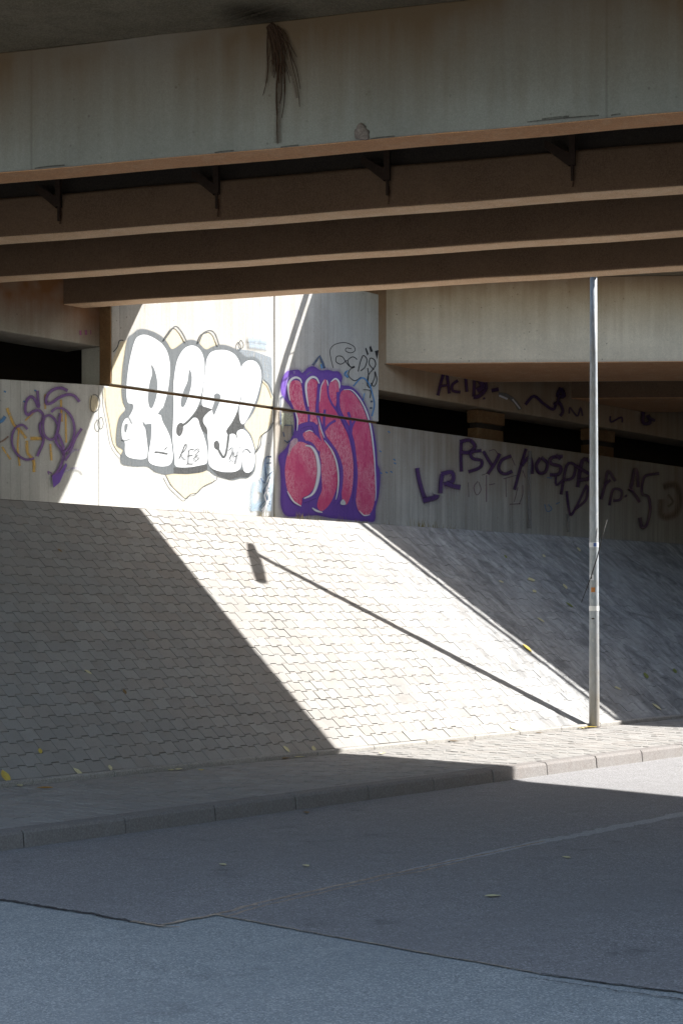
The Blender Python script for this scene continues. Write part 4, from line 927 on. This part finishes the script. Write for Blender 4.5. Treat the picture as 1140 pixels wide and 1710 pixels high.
for q, surf, size, m, lab in [
    ((9, 1298), 's', .17, 0, 'large yellow leaf against the edging at the bottom left corner of the slope'),
    ((34, 1312), 'p', .11, 1, 'pale curled leaf on the pavement just in front of the large yellow leaf'),
    ((76, 1318), 'p', .14, 2, 'orange leaf lying flat on the shaded pavement'),
    ((67, 1255), 's', .085, 0, 'small yellow leaf on the dark pavers a few rows above the large one'),
    ((147, 1123), 's', .085, 1, 'pale leaf halfway up the dark pavers, left of the brown leaf'),
    ((208, 1156), 's', .085, 3, 'brown leaf halfway down the dark pavers'),
    ((100, 920), 's', .07, 3, 'dark shrivelled leaf high on the shaded pavers'),
    ((130, 1290), 's', .12, 1, 'pale leaf resting on the edging, leftmost of the pale ones there'),
    ((184, 1283), 's', .085, 1, 'whitish leaf standing on the edging in the shade'),
    ((286, 1284), 'p', .12, 1, 'bright curled leaf at the edging midway along the shaded pavement'),
    ((299, 1287), 'p', .13, 1, 'flat pale leaf just right of the bright curled one'),
    ((336, 1288), 'p', .10, 0, 'yellowish leaf lying alone on the shaded pavement'),
    ((478, 1252), 's', .11, 1, 'cream leaf on the edging near the edge of the sunlight'),
    ((523, 1251), 's', .11, 1, 'cream leaf at the very corner where the shade meets the edging'),
    ((477, 1267), 'p', .15, 3, 'brown leaf on the pavement near the shade edge'),
    ((500, 1266), 'p', .12, 1, 'pale flat leaf beside the brown one on the pavement'),
    ((638, 1260), 'p', .15, 1, 'straw coloured leaf at the rim of the shadow on the sunlit pavement'),
    ((757, 1236), 'p', .13, 3, 'brown spotted leaf by the edging in full sun'),
    ((856, 1216), 's', .13, 1, 'cream leaf low on the sunlit slope'),
    ((899, 1221), 'p', .09, 3, 'tiny dark leaf at the edging left of the lamp post'),
    ((970, 1211), 'p', .12, 0, 'yellow leaf at the left of the heap by the lamp post'),
    ((980, 1213), 'p', .13, 3, 'brown leaf in the heap by the lamp post'),
    ((986, 1209), 'p', .17, 0, 'deep yellow leaf leaning against the lamp post base'),
    ((975, 1214.5), 'p', .12, 1, 'pale leaf in front of the heap by the lamp post'),
    ((886, 969), 's', .19, 1, 'pale yellow leaf on the shaded slope, larger of the two left of the lamp post'),
    ((891, 988), 's', .13, 1, 'smaller pale leaf just below the larger one left of the lamp post'),
    ((942, 980), 's', .16, 1, 'cream leaf on the shaded slope close to the lamp post'),
    ((965, 918), 's', .15, 1, 'yellowish leaf near the top of the shaded slope by the lamp post'),
    ((950, 1011), 's', .14, 4, 'greenish leaf beside the loose wire on the slope'),
    ((907, 929), 's', .12, 1, 'pale leaf under the wall high on the shaded slope'),
    ((843, 930), 's', .11, 4, 'dull green leaf high on the shaded slope'),
    ((836, 972), 's', .10, 1, 'small pale leaf alone on the grey wash'),
    ((879, 1083), 's', .18, 0, 'yellow leaf at the edge of the shade halfway down the slope'),
    ((902, 1036), 's', .13, 1, 'pale leaf on the grey wash in the middle of the shaded slope'),
    ((1077, 1129), 's', .18, 4, 'olive green leaf right of the lamp post low on the slope'),
    ((1125, 1121), 's', .16, 4, 'olive green leaf at the right edge of the view'),
    ((1095, 1181), 's', .16, 1, 'whitish leaf near the foot of the shaded slope'),
    ((1030, 1150), 's', .12, 1, 'faint pale leaf just right of the lamp post'),
    ((822, 1498), 'r', .10, 1, 'white scrap of leaf on the dark road patch'),
    ((372, 1445), 'r', .08, 1, 'small pale leaf on the road, leftmost one'),
    ((511, 1447), 'r', .08, 1, 'small pale leaf on the road below the kerb middle'),
    ((511, 1358), 'r', .10, 3, 'brown leaf in the gutter at a kerb joint'),
    ((945, 1433), 'r', .08, 1, 'small pale leaf on the road at the right, under the seam')]:
    if surf == 's': leaf(on_slope(q), SN, size, LEAF[m], lab)
    elif surf == 'p':
        while dot2(U, on_level(q, Z_PAVE)) > D_TOE - .12: q = (q[0], q[1] + .5)
        leaf(on_level(q, Z_PAVE), UPV, size, LEAF[m], lab)
    else: leaf(on_level(q, .006), UPV, size, LEAF[m], lab)
bm = bmesh.new()
for k in range(300):
    cl = random.choice([(300, 12), (350, 10), (505, 14), (535, 10), (570, 16), (600, 10), (640, 8), (700, 18), (722, 14), (745, 10), (820, 5), (870, 4), (440, 12)])
    px = random.gauss(cl[0], 7)
    b0 = on_plane((px, 860), U, D_WALL - random.uniform(.06, .5)); p0 = Vector((b0.x, b0.y, Z_CREST - .02))
    h = random.uniform(.05, .16) * (cl[1] / 13) + .045; a = random.uniform(0, 6.28); ln_ = random.uniform(.01, .10)
    tip = p0 + Vector((math.cos(a) * ln_, math.sin(a) * ln_, h)); wv = Vector((math.cos(a + 1.57), math.sin(a + 1.57), 0)) * .004
    v1, v2, v3, v4, v5 = bm.verts.new(p0 - wv), bm.verts.new(p0 + wv), bm.verts.new(p0 * .45 + tip * .55 + wv * .8 + Vector((0, 0, .02))), bm.verts.new(p0 * .45 + tip * .55 - wv * .8 + Vector((0, 0, .02))), bm.verts.new(tip)
    bm.faces.new((v1, v2, v3, v4)); bm.faces.new((v4, v3, v5))
tag(from_bm('dry_grass', bm, MAT['grass']), 'thin dry yellow grass growing along the foot of the graffiti wall', 'grass', kind='stuff')

# ------------------------------------------------------------------ camera, light
cam = bpy.data.cameras.new('camera'); co = bpy.data.objects.new('camera', cam); COL.objects.link(co); SC.camera = co
co.location = (0, 0, EYE); co.rotation_euler = (math.radians(90), 0, 0)
cam.sensor_fit = 'VERTICAL'; cam.sensor_height = 36; cam.sensor_width = 24; cam.lens = F / 1710 * 36
cam.shift_y = (HOR - 855) / 1710; cam.clip_end = 500
SUN_AZ, SUN_EL = math.radians(11.1), math.radians(39.6)      # from +X towards +Y; height
sl = bpy.data.lights.new('sun', 'SUN'); so = bpy.data.objects.new('sun', sl); COL.objects.link(so)
sd = Vector((math.cos(SUN_AZ) * math.cos(SUN_EL), math.sin(SUN_AZ) * math.cos(SUN_EL), math.sin(SUN_EL)))
so.rotation_euler = (-sd).to_track_quat('-Z', 'Y').to_euler(); so.location = (20, 5, 30)
sl.energy = 3.3; sl.angle = math.radians(.5); sl.color = (1.0, .972, .93)
wd = bpy.data.worlds.new('World'); SC.world = wd; wd.use_nodes = True
nt = wd.node_tree; bgn = nt.nodes.get('Background') or nt.nodes.new('ShaderNodeBackground')
sky = nt.nodes.new('ShaderNodeTexSky'); sky.sky_type = 'NISHITA'; sky.sun_disc = False
sky.sun_elevation = SUN_EL; sky.sun_rotation = math.pi / 2 - SUN_AZ
wb = nt.nodes.new('ShaderNodeMix'); wb.data_type = 'RGBA'; wb.blend_type = 'MULTIPLY'; wb.inputs[0].default_value = 1
nt.links.new(sky.outputs[0], wb.inputs[6]); wb.inputs[7].default_value = (1.10, 1.0, .86, 1)       # the camera's warm white balance
nt.links.new(wb.outputs[2], bgn.inputs[0]); bgn.inputs[1].default_value = .088
vs = SC.view_settings; vs.view_transform = 'Standard'; vs.look = 'None'; vs.exposure = 2.0; vs.gamma = 1
SC.cycles.transparent_max_bounces = 32; SC.cycles.max_bounces = 8; SC.cycles.diffuse_bounces = 5
SC.cycles.use_denoising = True
